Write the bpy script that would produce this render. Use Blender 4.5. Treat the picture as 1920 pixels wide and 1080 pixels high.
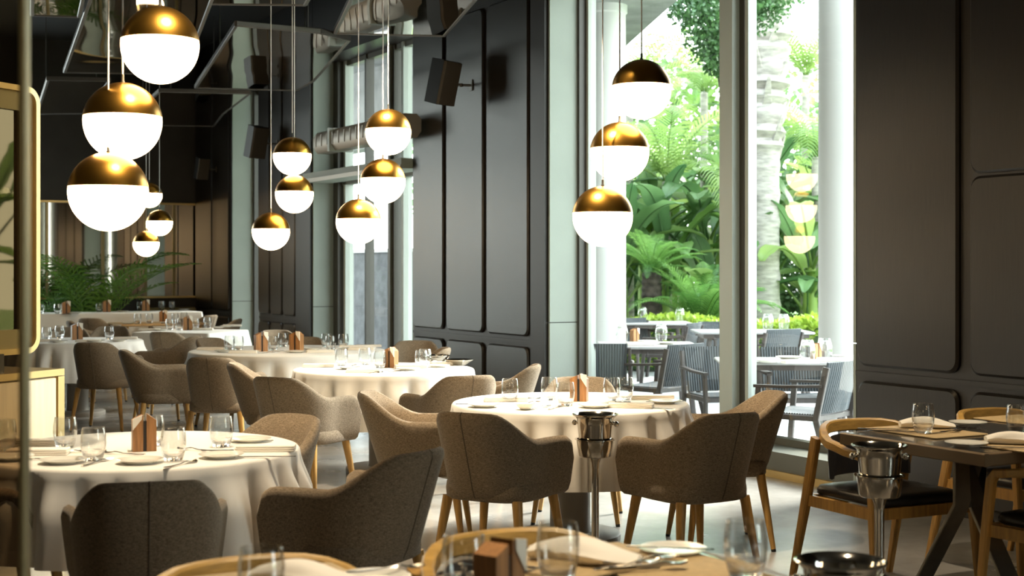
import bpy, bmesh, math, random
from mathutils import Vector, Matrix, Euler
R = math.radians
PI = math.pi
random.seed(7)
for o in list(bpy.data.objects): bpy.data.objects.remove(o)
scene = bpy.context.scene
COL = scene.collection

# ------------------------------------------------------------------ camera
# world axes: +x towards the window wall, +y along the room, z up
F_PX, Y_H, CAM_Z = 2667.0, 502.0, 1.48
TH = math.atan2(1460.0, F_PX)
CT, ST = math.cos(TH), math.sin(TH)
cam_d = bpy.data.cameras.new('camera')
cam_d.sensor_width = 36.0
cam_d.lens = 36.0 * F_PX / 1920.0
cam_d.shift_y = -(540.0 - Y_H) / 1920.0
cam_d.clip_start = 0.05
cam_d.dof.use_dof = True
cam_d.dof.focus_distance = 8.2
cam_d.dof.aperture_fstop = 3.8
cam = bpy.data.objects.new('camera', cam_d)
COL.objects.link(cam)
cam.location = (0, 0, CAM_Z)
cam.rotation_euler = (R(90), 0, -TH)
scene.camera = cam

# ------------------------------------------------------------------ world, sun, exposure
world = bpy.data.worlds.new('sky')
scene.world = world
world.use_nodes = True
wn = world.node_tree.nodes; wl = world.node_tree.links
bg = wn['Background']
tc = wn.new('ShaderNodeTexCoord'); sp = wn.new('ShaderNodeSeparateXYZ'); rp = wn.new('ShaderNodeValToRGB')
wl.new(tc.outputs['Generated'], sp.inputs[0]); wl.new(sp.outputs['Z'], rp.inputs[0])
rp.color_ramp.elements[0].position = 0.0; rp.color_ramp.elements[0].color = (0.92, 0.97, 0.93, 1)
rp.color_ramp.elements[1].position = 0.8; rp.color_ramp.elements[1].color = (0.75, 0.88, 1.0, 1)
wl.new(rp.outputs[0], bg.inputs[0])
bg.inputs[1].default_value = 6.0

sun_d = bpy.data.lights.new('sun', 'SUN')
sun_d.energy = 12.0; sun_d.color = (1.0, 0.97, 0.90); sun_d.angle = R(24.0)
sun = bpy.data.objects.new('sun', sun_d); COL.objects.link(sun)
sun.rotation_euler = (0, R(56), R(6))          # hazy soft sun standing over the garden side

vs = scene.view_settings
vs.view_transform = 'Standard'; vs.look = 'None'; vs.gamma = 1.0; vs.use_curve_mapping = False
vs.exposure = 0.74

# ------------------------------------------------------------------ pixel -> place helpers (1920x1080 frame)
def ray(px, py):
    X = (px - 960.0) / F_PX
    return (CT * X + ST, -ST * X + CT, -(py - Y_H) / F_PX)
def atd(px, py, t):
    d = ray(px, py); return Vector((d[0]*t, d[1]*t, CAM_Z + d[2]*t))
def atz(px, py, z):
    d = ray(px, py); t = (z - CAM_Z) / d[2]; return Vector((d[0]*t, d[1]*t, z))
def atx(px, py, x):
    d = ray(px, py); t = x / d[0]; return Vector((x, d[1]*t, CAM_Z + d[2]*t))
def aty(px, py, y):
    d = ray(px, py); t = y / d[1]; return Vector((d[0]*t, y, CAM_Z + d[2]*t))
def camdir(dx, dy):
    v = Vector((CT*dx + ST*dy, -ST*dx + CT*dy, 0)); return v.normalized()
def yaw_to(v):            # rotation about z that turns +y onto v
    return math.atan2(-v.x, v.y)

# ------------------------------------------------------------------ materials
MATS = {}
def new_mat(name):
    m = bpy.data.materials.new(name); m.use_nodes = True
    MATS[name] = m
    return m, m.node_tree.nodes, m.node_tree.links, m.node_tree.nodes['Principled BSDF']
def simple(name, col, rough=0.6, metal=0.0, noise=None, bump=None, sheen=0.0, spec=None, coat=0.0, stretch=None, emit=None):
    """noise=(scale, amount) varies the colour; bump=(scale, strength); stretch scales the texture space"""
    m, n, l, p = new_mat(name)
    p.inputs['Base Color'].default_value = (*col, 1)
    p.inputs['Roughness'].default_value = rough
    p.inputs['Metallic'].default_value = metal
    if sheen: p.inputs['Sheen Weight'].default_value = sheen
    if coat: p.inputs['Coat Weight'].default_value = coat; p.inputs['Coat Roughness'].default_value = 0.15
    if spec is not None: p.inputs['Specular IOR Level'].default_value = spec
    if emit:
        p.inputs['Emission Color'].default_value = (*emit[0], 1); p.inputs['Emission Strength'].default_value = emit[1]
    vec = None
    if noise or bump:
        t = n.new('ShaderNodeTexCoord'); mp = n.new('ShaderNodeMapping'); l.new(t.outputs['Object'], mp.inputs[0])
        if stretch: mp.inputs['Scale'].default_value = stretch
        vec = mp.outputs[0]
    if noise:
        nt = n.new('ShaderNodeTexNoise'); nt.inputs['Scale'].default_value = noise[0]; nt.inputs['Detail'].default_value = 5
        l.new(vec, nt.inputs['Vector'])
        r = n.new('ShaderNodeValToRGB'); l.new(nt.outputs['Fac'], r.inputs[0])
        a = noise[1]
        r.color_ramp.elements[0].position = 0.3; r.color_ramp.elements[1].position = 0.7
        r.color_ramp.elements[0].color = (*[c*(1-a) for c in col], 1)
        r.color_ramp.elements[1].color = (*[min(1, c*(1+a)) for c in col], 1)
        l.new(r.outputs[0], p.inputs['Base Color'])
    if bump:
        nb = n.new('ShaderNodeTexNoise'); nb.inputs['Scale'].default_value = bump[0]; nb.inputs['Detail'].default_value = 3
        l.new(vec, nb.inputs['Vector'])
        b = n.new('ShaderNodeBump'); b.inputs['Strength'].default_value = bump[1]; b.inputs['Distance'].default_value = 0.01
        l.new(nb.outputs['Fac'], b.inputs['Height']); l.new(b.outputs[0], p.inputs['Normal'])
    return m

def fabric_mat():
    m, n, l, p = new_mat('tweed')
    t = n.new('ShaderNodeTexCoord')
    def streak(scale):
        mp = n.new('ShaderNodeMapping'); mp.inputs['Scale'].default_value = scale; l.new(t.outputs['Object'], mp.inputs[0])
        nt = n.new('ShaderNodeTexNoise'); nt.inputs['Scale'].default_value = 1.0; nt.inputs['Detail'].default_value = 4
        l.new(mp.outputs[0], nt.inputs['Vector']); return nt.outputs['Fac']
    a = streak((620, 620, 70)); b = streak((80, 80, 620))
    ad = n.new('ShaderNodeMath'); ad.operation = 'ADD'; l.new(a, ad.inputs[0]); l.new(b, ad.inputs[1])
    ml = n.new('ShaderNodeMath'); ml.operation = 'MULTIPLY'; ml.inputs[1].default_value = 0.5; l.new(ad.outputs[0], ml.inputs[0])
    r = n.new('ShaderNodeValToRGB'); l.new(ml.outputs[0], r.inputs[0])
    e = r.color_ramp.elements
    e[0].position = 0.37; e[0].color = (0.100, 0.071, 0.042, 1)
    e[1].position = 0.65; e[1].color = (0.38, 0.295, 0.205, 1)
    l.new(r.outputs[0], p.inputs['Base Color'])
    p.inputs['Roughness'].default_value = 0.95; p.inputs['Specular IOR Level'].default_value = 0.15
    p.inputs['Sheen Weight'].default_value = 0.15
    bp = n.new('ShaderNodeBump'); bp.inputs['Strength'].default_value = 0.35; bp.inputs['Distance'].default_value = 0.003
    l.new(ml.outputs[0], bp.inputs['Height']); l.new(bp.outputs[0], p.inputs['Normal'])
fabric_mat()

def glass_pane_mat(name, tint, boost, power=5.0):
    m, n, l, p = new_mat(name); n.remove(p)
    out = n['Material Output']
    tr = n.new('ShaderNodeBsdfTransparent'); tr.inputs[0].default_value = (*tint, 1)
    gl = n.new('ShaderNodeBsdfGlossy'); gl.inputs['Roughness'].default_value = 0.0
    fr = n.new('ShaderNodeLayerWeight')                       # Schlick reflectance of a two sided pane
    pw = n.new('ShaderNodeMath'); pw.operation = 'POWER'; pw.inputs[1].default_value = power; l.new(fr.outputs['Facing'], pw.inputs[0])
    mu = n.new('ShaderNodeMath'); mu.operation = 'MULTIPLY_ADD'; mu.inputs[1].default_value = 0.9; mu.inputs[2].default_value = 0.045*boost; mu.use_clamp = True
    mx = n.new('ShaderNodeMixShader')
    l.new(pw.outputs[0], mu.inputs[0]); l.new(mu.outputs[0], mx.inputs[0]); l.new(tr.outputs[0], mx.inputs[1]); l.new(gl.outputs[0], mx.inputs[2])
    l.new(mx.outputs[0], out.inputs[0])
glass_pane_mat('window_glass', (0.93, 0.97, 0.95), 1.8)
glass_pane_mat('thin_glass', (0.96, 0.965, 0.96), 1.5, 2.6)
glass_pane_mat('bronze_glass', (0.30, 0.22, 0.13), 1.2)

def tumbler_mat():
    m, n, l, p = new_mat('tumbler_glass'); n.remove(p)
    out = n['Material Output']
    g = n.new('ShaderNodeBsdfGlass'); g.inputs['IOR'].default_value = 1.45; g.inputs['Roughness'].default_value = 0.0
    tr = n.new('ShaderNodeBsdfTransparent')
    mx = n.new('ShaderNodeMixShader'); mx.inputs[0].default_value = 0.75
    l.new(tr.outputs[0], mx.inputs[1]); l.new(g.outputs[0], mx.inputs[2]); l.new(mx.outputs[0], out.inputs[0])
tumbler_mat()

def leaf_mat(name, c1, c2, trans=0.45, gloss=0.35):
    m, n, l, p = new_mat(name)
    out = n['Material Output']
    oi = n.new('ShaderNodeObjectInfo'); t = n.new('ShaderNodeTexCoord')
    nt = n.new('ShaderNodeTexNoise'); nt.inputs['Scale'].default_value = 1.7; l.new(t.outputs['Object'], nt.inputs['Vector'])
    ad = n.new('ShaderNodeMath'); ad.operation = 'ADD'; l.new(oi.outputs['Random'], ad.inputs[0]); l.new(nt.outputs['Fac'], ad.inputs[1])
    hv = n.new('ShaderNodeMath'); hv.operation = 'MULTIPLY'; hv.inputs[1].default_value = 0.55; l.new(ad.outputs[0], hv.inputs[0])
    r = n.new('ShaderNodeValToRGB'); l.new(hv.outputs[0], r.inputs[0])
    r.color_ramp.elements[0].color = (*c1, 1); r.color_ramp.elements[1].color = (*c2, 1)
    r.color_ramp.elements[0].position = 0.2; r.color_ramp.elements[1].position = 0.85
    l.new(r.outputs[0], p.inputs['Base Color'])
    p.inputs['Roughness'].default_value = gloss
    tl = n.new('ShaderNodeBsdfTranslucent'); l.new(r.outputs[0], tl.inputs[0])
    mx = n.new('ShaderNodeMixShader'); mx.inputs[0].default_value = trans
    l.new(p.outputs[0], mx.inputs[1]); l.new(tl.outputs[0], mx.inputs[2]); l.new(mx.outputs[0], out.inputs[0])
leaf_mat('leaf_bright', (0.085, 0.19, 0.04), (0.33, 0.45, 0.14), 0.5)
leaf_mat('leaf_mid', (0.04, 0.11, 0.04), (0.18, 0.30, 0.12), 0.4)
leaf_mat('leaf_cycad', (0.07, 0.20, 0.04), (0.26, 0.46, 0.12), 0.45)
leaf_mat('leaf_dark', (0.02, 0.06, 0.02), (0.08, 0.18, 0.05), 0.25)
leaf_mat('leaf_indoor', (0.05, 0.14, 0.02), (0.22, 0.38, 0.06), 0.3)
leaf_mat('leaf_hedge', (0.22, 0.34, 0.03), (0.50, 0.62, 0.10), 0.4, 0.6)

def floor_mat():
    m, n, l, p = new_mat('polished_floor')
    t = n.new('ShaderNodeTexCoord')
    nt = n.new('ShaderNodeTexNoise'); nt.inputs['Scale'].default_value = 1.3; nt.inputs['Detail'].default_value = 8; nt.inputs['Roughness'].default_value = 0.65
    l.new(t.outputs['Object'], nt.inputs['Vector'])
    r = n.new('ShaderNodeValToRGB'); l.new(nt.outputs['Fac'], r.inputs[0])
    r.color_ramp.elements[0].position = 0.3; r.color_ramp.elements[1].position = 0.7
    r.color_ramp.elements[0].color = (0.20, 0.185, 0.165, 1); r.color_ramp.elements[1].color = (0.36, 0.34, 0.31, 1)
    l.new(r.outputs[0], p.inputs['Base Color'])
    r2 = n.new('ShaderNodeMapRange'); r2.inputs[3].default_value = 0.16; r2.inputs[4].default_value = 0.34
    l.new(nt.outputs['Fac'], r2.inputs[0]); l.new(r2.outputs[0], p.inputs['Roughness'])
    b = n.new('ShaderNodeBump'); b.inputs['Strength'].default_value = 0.06; b.inputs['Distance'].default_value = 0.01
    n2 = n.new('ShaderNodeTexNoise'); n2.inputs['Scale'].default_value = 3.0; l.new(t.outputs['Object'], n2.inputs['Vector'])
    l.new(n2.outputs['Fac'], b.inputs['Height']); l.new(b.outputs[0], p.inputs['Normal'])
floor_mat()

def mirror_mat(name, col, rough, wob):
    m, n, l, p = new_mat(name)
    p.inputs['Base Color'].default_value = (*col, 1); p.inputs['Metallic'].default_value = 1.0; p.inputs['Roughness'].default_value = rough
    if wob:
        t = n.new('ShaderNodeTexCoord'); n2 = n.new('ShaderNodeTexNoise'); n2.inputs['Scale'].default_value = 0.9; n2.inputs['Detail'].default_value = 0
        l.new(t.outputs['Object'], n2.inputs['Vector'])
        b = n.new('ShaderNodeBump'); b.inputs['Strength'].default_value = wob; b.inputs['Distance'].default_value = 0.08
        l.new(n2.outputs['Fac'], b.inputs['Height']); l.new(b.outputs[0], p.inputs['Normal'])
mirror_mat('ceiling_mirror', (0.58, 0.52, 0.44), 0.02, 0.22)
mirror_mat('smoked_mirror', (0.42, 0.38, 0.33), 0.03, 0)
mirror_mat('clear_mirror', (0.15, 0.15, 0.135), 0.02, 0.1)

simple('honey_oak', (0.50, 0.28, 0.075), 0.42, noise=(3.0, 0.28), stretch=(18, 18, 1.5), bump=(20, 0.05))
simple('oak_rail', (0.52, 0.31, 0.085), 0.40, noise=(6.0, 0.2), stretch=(3, 3, 14))
simple('pale_oak', (0.62, 0.50, 0.30), 0.5, noise=(3.0, 0.10), stretch=(14, 14, 1))
simple('black_cap', (0.012, 0.012, 0.012), 0.5)
simple('dark_panel', (0.0125, 0.0092, 0.0064), 0.30, noise=(4.0, 0.35), stretch=(40, 40, 1.2), bump=(160, 0.12), spec=0.5)
simple('dark_backing', (0.016, 0.0125, 0.010), 0.45)
simple('sage_plaster', (0.30, 0.34, 0.30), 0.6, noise=(2.0, 0.06), bump=(60, 0.05))
simple('olive_frame', (0.10, 0.098, 0.072), 0.45, metal=0.0)
simple('frame_dark', (0.05, 0.045, 0.035), 0.4)
simple('frame_light', (0.40, 0.44, 0.40), 0.45)
simple('brass_strip', (0.50, 0.34, 0.12), 0.4, metal=0.4)
simple('linen', (0.83, 0.795, 0.73), 0.85, sheen=0.2, bump=(400, 0.05))
simple('napkin_linen', (0.86, 0.80, 0.70), 0.85, bump=(300, 0.05))
simple('porcelain', (0.80, 0.78, 0.70), 0.18, coat=0.3)
simple('steel', (0.72, 0.70, 0.66), 0.14, metal=1.0)
simple('bucket_steel', (0.66, 0.62, 0.55), 0.10, metal=1.0)
simple('brass', (0.44, 0.23, 0.038), 0.30, metal=1.0, noise=(2.5, 0.12))
simple('gold_frame', (0.62, 0.45, 0.20), 0.35, metal=0.7)
simple('bronze_frame', (0.30, 0.25, 0.13), 0.40, metal=0.6)
simple('globe_opal', (0.9, 0.87, 0.8), 0.4, emit=((1.0, 0.74, 0.42), 11.0))
simple('white_cord', (0.85, 0.83, 0.80), 0.5)
simple('menu_wood', (0.36, 0.17, 0.060), 0.45, noise=(4.0, 0.3), stretch=(30, 30, 2))
simple('menu_dark', (0.02, 0.015, 0.012), 0.6)
simple('paper', (0.85, 0.80, 0.70), 0.8)
simple('black_leather', (0.018, 0.017, 0.018), 0.38, bump=(120, 0.08))
simple('dark_tabletop', (0.020, 0.018, 0.016), 0.06, coat=0.6)
simple('table_edge', (0.16, 0.105, 0.055), 0.4)
simple('table_metal', (0.30, 0.28, 0.25), 0.38, metal=0.8, noise=(8, 0.15))
simple('placemat', (0.50, 0.36, 0.18), 0.6, noise=(60, 0.12))
simple('pedestal', (0.34, 0.31, 0.27), 0.5, metal=0.2)
simple('ceiling_dark', (0.040, 0.037, 0.034), 0.8)
simple('ceiling_metal', (0.14, 0.13, 0.12), 0.45, metal=0.6)
simple('wall_dark', (0.035, 0.030, 0.026), 0.6, noise=(2, 0.2))
simple('wall_plain', (0.07, 0.058, 0.046), 0.8)
simple('wood_table', (0.42, 0.26, 0.11), 0.4, noise=(4, 0.2), stretch=(2, 20, 20))
simple('speaker_black', (0.010, 0.010, 0.010), 0.5)
simple('speaker_grille', (0.055, 0.042, 0.028), 0.7)
simple('alu', (0.30, 0.27, 0.23), 0.45, metal=0.5)
simple('white_render', (0.52, 0.52, 0.49), 0.7, noise=(1.0, 0.03))
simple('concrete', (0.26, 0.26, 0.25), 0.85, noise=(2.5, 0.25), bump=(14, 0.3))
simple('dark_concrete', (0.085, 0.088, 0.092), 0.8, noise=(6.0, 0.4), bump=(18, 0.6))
simple('terrace_stone', (0.42, 0.43, 0.43), 0.6, noise=(0.8, 0.08))
simple('lawn', (0.12, 0.22, 0.05), 0.9, noise=(3.0, 0.4))
simple('rope', (0.062, 0.072, 0.078), 0.8)
simple('grey_wood', (0.05, 0.042, 0.039), 0.5, noise=(5, 0.2), stretch=(10, 10, 1))
simple('terrace_top', (0.30, 0.30, 0.295), 0.35)
simple('palm_bark', (0.30, 0.28, 0.25), 0.9, noise=(5, 0.35), bump=(9, 0.8), stretch=(1, 1, 4))
simple('dark_bark', (0.07, 0.055, 0.045), 0.9, noise=(12, 0.5), bump=(16, 1.0))
simple('stem_green', (0.20, 0.30, 0.06), 0.5)
simple('planter', (0.10, 0.085, 0.07), 0.6)
simple('bench_olive', (0.22, 0.18, 0.08), 0.6)
simple('seam_dark', (0.11, 0.085, 0.06), 0.9)
simple('lamp_face', (0.9, 0.9, 0.85), 0.5, emit=((1.0, 0.85, 0.62), 12.0))

# ------------------------------------------------------------------ mesh builder
class MB:
    def __init__(self): self.v = []; self.f = []
    def add(self, vs, fs):
        b = len(self.v); self.v += [tuple(p) for p in vs]; self.f += [tuple(i + b for i in f) for f in fs]; return self
    def box(self, c, s, rot=None):
        hx, hy, hz = s[0]/2, s[1]/2, s[2]/2
        P = [Vector((x*hx, y*hy, z*hz)) for z in (-1, 1) for y in (-1, 1) for x in (-1, 1)]
        if rot is not None: P = [rot @ p for p in P]
        c = Vector(c)
        return self.add([p + c for p in P], [(0,2,3,1),(4,5,7,6),(0,1,5,4),(2,6,7,3),(0,4,6,2),(1,3,7,5)])
    def span(self, a, b):
        return self.box([(a[i]+b[i])/2 for i in range(3)], [abs(b[i]-a[i]) for i in range(3)])
    def bbox(self, c, s, r, rot=None):
        """box with the vertical edges rounded and a small chamfer on top and bottom"""
        pts = rrect(s[0], s[1], r, 4)
        ch = min(r*0.5, s[2]*0.3)
        rings = []
        for z, k in ((-s[2]/2, ch), (-s[2]/2+ch, 0), (s[2]/2-ch, 0), (s[2]/2, ch)):
            rings.append([(p[0]*(1-2*k/s[0]), p[1]*(1-2*k/s[1]), z) for p in pts])
        b = MB().loft(rings, cap=True)
        c = Vector(c)
        return self.add([(rot @ Vector(p) if rot is not None else Vector(p)) + c for p in b.v], b.f)
    def loft(self, rings, cap=False, closed=True):
        n = len(rings[0]); vs = [p for r in rings for p in r]; fs = []
        for i in range(len(rings)-1):
            for j in range(n if closed else n-1):
                k = (j+1) % n
                fs.append((i*n+j, i*n+k, (i+1)*n+k, (i+1)*n+j))
        if cap:
            fs.append(tuple(reversed(range(n)))); fs.append(tuple((len(rings)-1)*n + j for j in range(n)))
        return self.add(vs, fs)
    def lathe(self, prof, n=24, c=(0,0,0), cap=True):
        rings = [[(c[0]+r*math.cos(2*PI*j/n), c[1]+r*math.sin(2*PI*j/n), c[2]+z) for j in range(n)] for r, z in prof]
        return self.loft(rings, cap=cap)
    def tube(self, path, rad, n=8, cap=True, flat=None):
        """rad: number or list; flat=(w,h) gives a rectangular section, w sideways, h upwards"""
        P = [Vector(p) for p in path]; rings = []
        for i, p in enumerate(P):
            t = (P[min(i+1, len(P)-1)] - P[max(i-1, 0)]).normalized()
            up = Vector((0,0,1)) if abs(t.z) < 0.95 else Vector((0,1,0))
            sd = t.cross(up).normalized(); u2 = sd.cross(t).normalized()
            if flat:
                w, h = flat if not isinstance(flat, list) else flat[i]
                ch = min(w, h)*0.18
                sec = [(-w/2+ch,-h/2),(w/2-ch,-h/2),(w/2,-h/2+ch),(w/2,h/2-ch),(w/2-ch,h/2),(-w/2+ch,h/2),(-w/2,h/2-ch),(-w/2,-h/2+ch)]
                rings.append([p + sd*a + u2*b for a, b in sec])
            else:
                r = rad[i] if isinstance(rad, (list, tuple)) else rad
                rings.append([p + sd*(r*math.cos(2*PI*j/n)) + u2*(r*math.sin(2*PI*j/n)) for j in range(n)])
        return self.loft(rings, cap=cap)
    def prism(self, pts, z0, z1):
        return self.loft([[(p[0], p[1], z0) for p in pts], [(p[0], p[1], z1) for p in pts]], cap=True)
    def xf(self, M):
        self.v = [tuple(M @ Vector(p)) for p in self.v]; return self
    def mesh(self, name, mat, ang=38):
        me = bpy.data.meshes.new(name)
        bm = bmesh.new()
        bv = [bm.verts.new(p) for p in self.v]
        for f in self.f:
            try: bm.faces.new([bv[i] for i in f])
            except ValueError: pass
        bmesh.ops.recalc_face_normals(bm, faces=bm.faces[:])
        for f in bm.faces: f.smooth = True
        a = R(ang)
        for e in bm.edges:
            if len(e.link_faces) == 2 and e.calc_face_angle(0) > a: e.smooth = False
        bm.to_mesh(me); bm.free()
        me.materials.append(MATS[mat])
        return me
    def raw(self, name, mat, smooth=True):
        """fast path for heavy foliage"""
        me = bpy.data.meshes.new(name); me.from_pydata(self.v, [], self.f)
        if smooth: me.polygons.foreach_set('use_smooth', [True]*len(me.polygons))
        me.materials.append(MATS[mat]); return me

def rrect(w, d, r, n=4):
    out = []
    for cx, cy, a0 in ((w/2-r, d/2-r, 0), (-w/2+r, d/2-r, 90), (-w/2+r, -d/2+r, 180), (w/2-r, -d/2+r, 270)):
        for i in range(n+1):
            a = R(a0 + 90*i/n); out.append((cx + r*math.cos(a), cy + r*math.sin(a)))
    return out
def arc(c, r, a0, a1, n, z=0):
    return [(c[0]+r*math.cos(R(a0+(a1-a0)*i/n)), c[1]+r*math.sin(R(a0+(a1-a0)*i/n)), z) for i in range(n+1)]
def smooth01(x):
    x = max(0.0, min(1.0, x)); return x*x*(3-2*x)

# ------------------------------------------------------------------ object helpers
def obj(name, me, parent=None, loc=(0,0,0), rot=(0,0,0), scale=None):
    o = bpy.data.objects.new(name, me); COL.objects.link(o)
    o.location = loc; o.rotation_euler = rot
    if scale is not None: o.scale = scale if not isinstance(scale, (int, float)) else (scale,)*3
    if parent: o.parent = parent
    return o
def tag(o, label, cat, group=None, kind=None):
    o['label'] = label; o['category'] = cat
    if group: o['group'] = group
    if kind: o['kind'] = kind
    return o
def thing(name, label, cat, loc=(0,0,0), rz=0.0, group=None, scale=None):
    o = obj(name, None, None, loc, (0,0,rz), scale); o.empty_display_size = 0.1
    return tag(o, label, cat, group)
def spawn(kit, name, label, cat, loc, rz=0.0, group=None, scale=None):
    """kit: list of (part name, mesh, loc, rot, [sub-parts], label)"""
    t = thing(name, label, cat, loc, rz, group, scale)
    for p in kit:
        o = obj(p[0], p[1], t, p[2], p[3])
        if len(p) > 5 and p[5]: o['label'] = p[5]
        for s in (p[4] if len(p) > 4 else []):
            obj(s[0], s[1], o, s[2], s[3])
    return t
def struct(name, me, parent=None, loc=(0,0,0), rot=(0,0,0)):
    o = obj(name, me, parent, loc, rot)
    if not parent: o['kind'] = 'structure'
    return o
Z0 = (0,0,0)

# ================================================================== ROOM SHELL
VW, VG = 6.39, 6.78          # panelled wall face, glass line
CEIL = 4.9
HEAD = 4.07                  # window heads
PIERS = [(-1.0, 7.03), (11.0, 13.87), (16.9, 18.95), (20.2, 22.05)]
OPEN = [(-4.3, -1.0), (7.03, 11.0), (13.87, 16.9), (18.95, 20.2)]  # first opening is added behind the camera to let in fill light
END_Y, LEFT_X, BACK_Y = 22.05, -3.6, -5.0

struct('floor', MB().span((LEFT_X-0.2, BACK_Y-0.2, -0.2), (VW+0.06, END_Y+0.2, 0)).mesh('floor', 'polished_floor'))
struct('ceiling', MB().span((LEFT_X-0.2, BACK_Y-0.2, CEIL), (VW+0.5, END_Y+0.2, CEIL+0.2)).mesh('ceiling', 'ceiling_dark'))
EW0, EW1 = 0.1, 3.1         # window in the end wall, left of the framed mirror
struct('wall_end', MB().span((LEFT_X-0.2, END_Y, 0), (EW0, END_Y+0.2, CEIL)).span((EW1, END_Y, 0), (VW+0.5, END_Y+0.2, CEIL)).span((EW0, END_Y, HEAD), (EW1, END_Y+0.2, CEIL)).span((EW0, END_Y, 0), (EW1, END_Y+0.2, 0.3)).mesh('wall_end', 'wall_dark'))
struct('wall_left', MB().span((LEFT_X-0.2, BACK_Y, 0), (LEFT_X, END_Y, CEIL)).mesh('wall_left', 'wall_plain'))
struct('wall_back', MB().span((LEFT_X-0.2, BACK_Y-0.2, 0), (VW+0.5, BACK_Y, CEIL)).mesh('wall_back', 'wall_plain'))

wb = MB()
for a, b in PIERS + [(BACK_Y, -4.3)]:
    wb.span((VW, a+0.012, 0), (VG+0.12, b-0.012, CEIL))
for a, b in OPEN:
    wb.span((VW, a, HEAD), (VG+0.12, b, CEIL))
wall_right = struct('wall_right', wb.mesh('wall_right', 'dark_backing'))
curb = MB()
for a, b in OPEN: curb.span((VW+0.06, a, 0), (VG+0.12, b, 0.18))
obj('window_curb', curb.mesh('window_curb', 'olive_frame'), wall_right)
stripm = MB()
for a, b in OPEN: stripm.span((VW+0.035, a, 0), (VW+0.06, b, 0.05))
obj('threshold_strip', stripm.mesh('threshold_strip', 'brass_strip'), wall_right)
# sage plaster linings of the window reveals
for k, (a, b) in enumerate(OPEN):
    for yy, t in ((b-0.012, 0.024), (a+0.012, 0.024)):
        for z0, z1 in ((0.0, 0.985), (0.993, HEAD)):
            obj('reveal_panel', MB().span((VW+0.004, yy-t/2, z0), (VG+0.1, yy+t/2, z1)).mesh('reveal_panel', 'sage_plaster'), wall_right)
# panelling: slabs with rounded corners standing proud of the backing
PROT = Matrix(((0, 0, -1), (1, 0, 0), (0, 1, 0)))      # slab x->wall y, slab y->z, slab z->-x
def wall_panel(y0, y1, z0, z1, r=0.07):
    b = MB().bbox(Z0, (y1-y0, z1-z0, 0.05), r)
    b.v = [tuple(PROT @ Vector(p)) for p in b.v]
    obj('panel', b.mesh('panel', 'dark_panel', 30), wall_right, (VW-0.005, (y0+y1)/2, (z0+z1)/2))
def stile(y0, y1):
    obj('stile', MB().span((VW-0.03, y0, 0.0), (VW+0.004, y1, 4.02)).mesh('stile', 'dark_backing'), wall_right)
GAP = 0.035
for y0, y1 in ((13.06, 13.87), (12.18, 13.06), (11.29, 12.18)):
    wall_panel(y0+GAP, y1-GAP, 0.85, 4.0); wall_panel(y0+GAP, y1-GAP, 0.07, 0.755)
stile(11.013, 11.27)
for i, y1 in enumerate((7.03, 6.08, 5.13, 4.18, 3.23, 2.28, 1.33)):
    y0 = y1-0.95
    if i == 0: wall_panel(y0+0.045, y1-0.045, 0.85, 4.0)
    else:
        wall_panel(y0+0.045, y1-0.045, 0.85, 2.015); wall_panel(y0+0.045, y1-0.045, 2.03, 4.0)
    wall_panel(y0+0.045, y1-0.045, 0.07, 0.755)
for y0, y1 in ((17.45, 17.95), (17.95, 18.45), (18.45, 18.95)):
    wall_panel(y0+0.02, y1-0.02, 0.85, 4.0); wall_panel(y0+0.02, y1-0.02, 0.07, 0.755)
stile(16.913, 17.43)
for y0, y1 in ((20.25, 21.1), (21.1, 22.0)):
    wall_panel(y0+0.02, y1-0.02, 0.85, 4.0); wall_panel(y0+0.02, y1-0.02, 0.07, 0.755)
# thin rail on every panelled pier
for a, b in PIERS:
    obj('rail', MB().span((VW-0.012, a+0.014, 0.785), (VW+0.002, b-0.014, 0.815)).mesh('rail', 'dark_backing'), wall_right)

# windows
def window(n, y0, y1, posts, z0=0.18, z1=HEAD, transom=None):
    """posts: list of (ya, yb, depth, material)"""
    w = obj('window_%d' % n, None, None, (VG, (y0+y1)/2, z0)); w['kind'] = 'structure'
    L = lambda p: (p[0]-VG, p[1]-(y0+y1)/2, p[2]-z0)
    def part(name, a, b, mat): return obj(name, MB().span(L(a), L(b)).mesh(name, mat), w)
    part('bottom_frame', (VG-0.04, y0, z0), (VG+0.05, y1, z0+0.05), 'olive_frame')
    part('head_frame', (VG-0.04, y0, z1-0.06), (VG+0.05, y1, z1), 'olive_frame')
    for ya, yb, d, mat in posts: part('mullion', (VG-d, ya, z0), (VG+0.05, yb, z1), mat)
    edges = [y0] + [v for p in sorted(posts) for v in (p[0], p[1])] + [y1]
    for i in range(0, len(edges)-1, 2):
        a, b = edges[i], edges[i+1]
        if b-a < 0.05: continue
        me = MB().add([L((VG, a, z0+0.05)), L((VG, b, z0+0.05)), L((VG, b, z1-0.06)), L((VG, a, z1-0.06))], [(0,1,2,3)]).mesh('pane', 'window_glass')
        obj('pane', me, w)
    if transom: part('transom', (VG-0.06, y0, transom[0]), (VG+0.05, y1, transom[1]), 'olive_frame')
    # portal: guides sky sampling through the opening, gives off no light itself
    pd = bpy.data.lights.new('window_portal', 'AREA'); pd.shape = 'RECTANGLE'; pd.size = z1-z0; pd.size_y = y1-y0
    pd.cycles.is_portal = True
    po = bpy.data.objects.new('window_portal', pd); COL.objects.link(po)
    po.location = (VG+0.16, (y0+y1)/2, (z0+z1)/2); po.rotation_euler = (0, R(90), 0)
    return w
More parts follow.
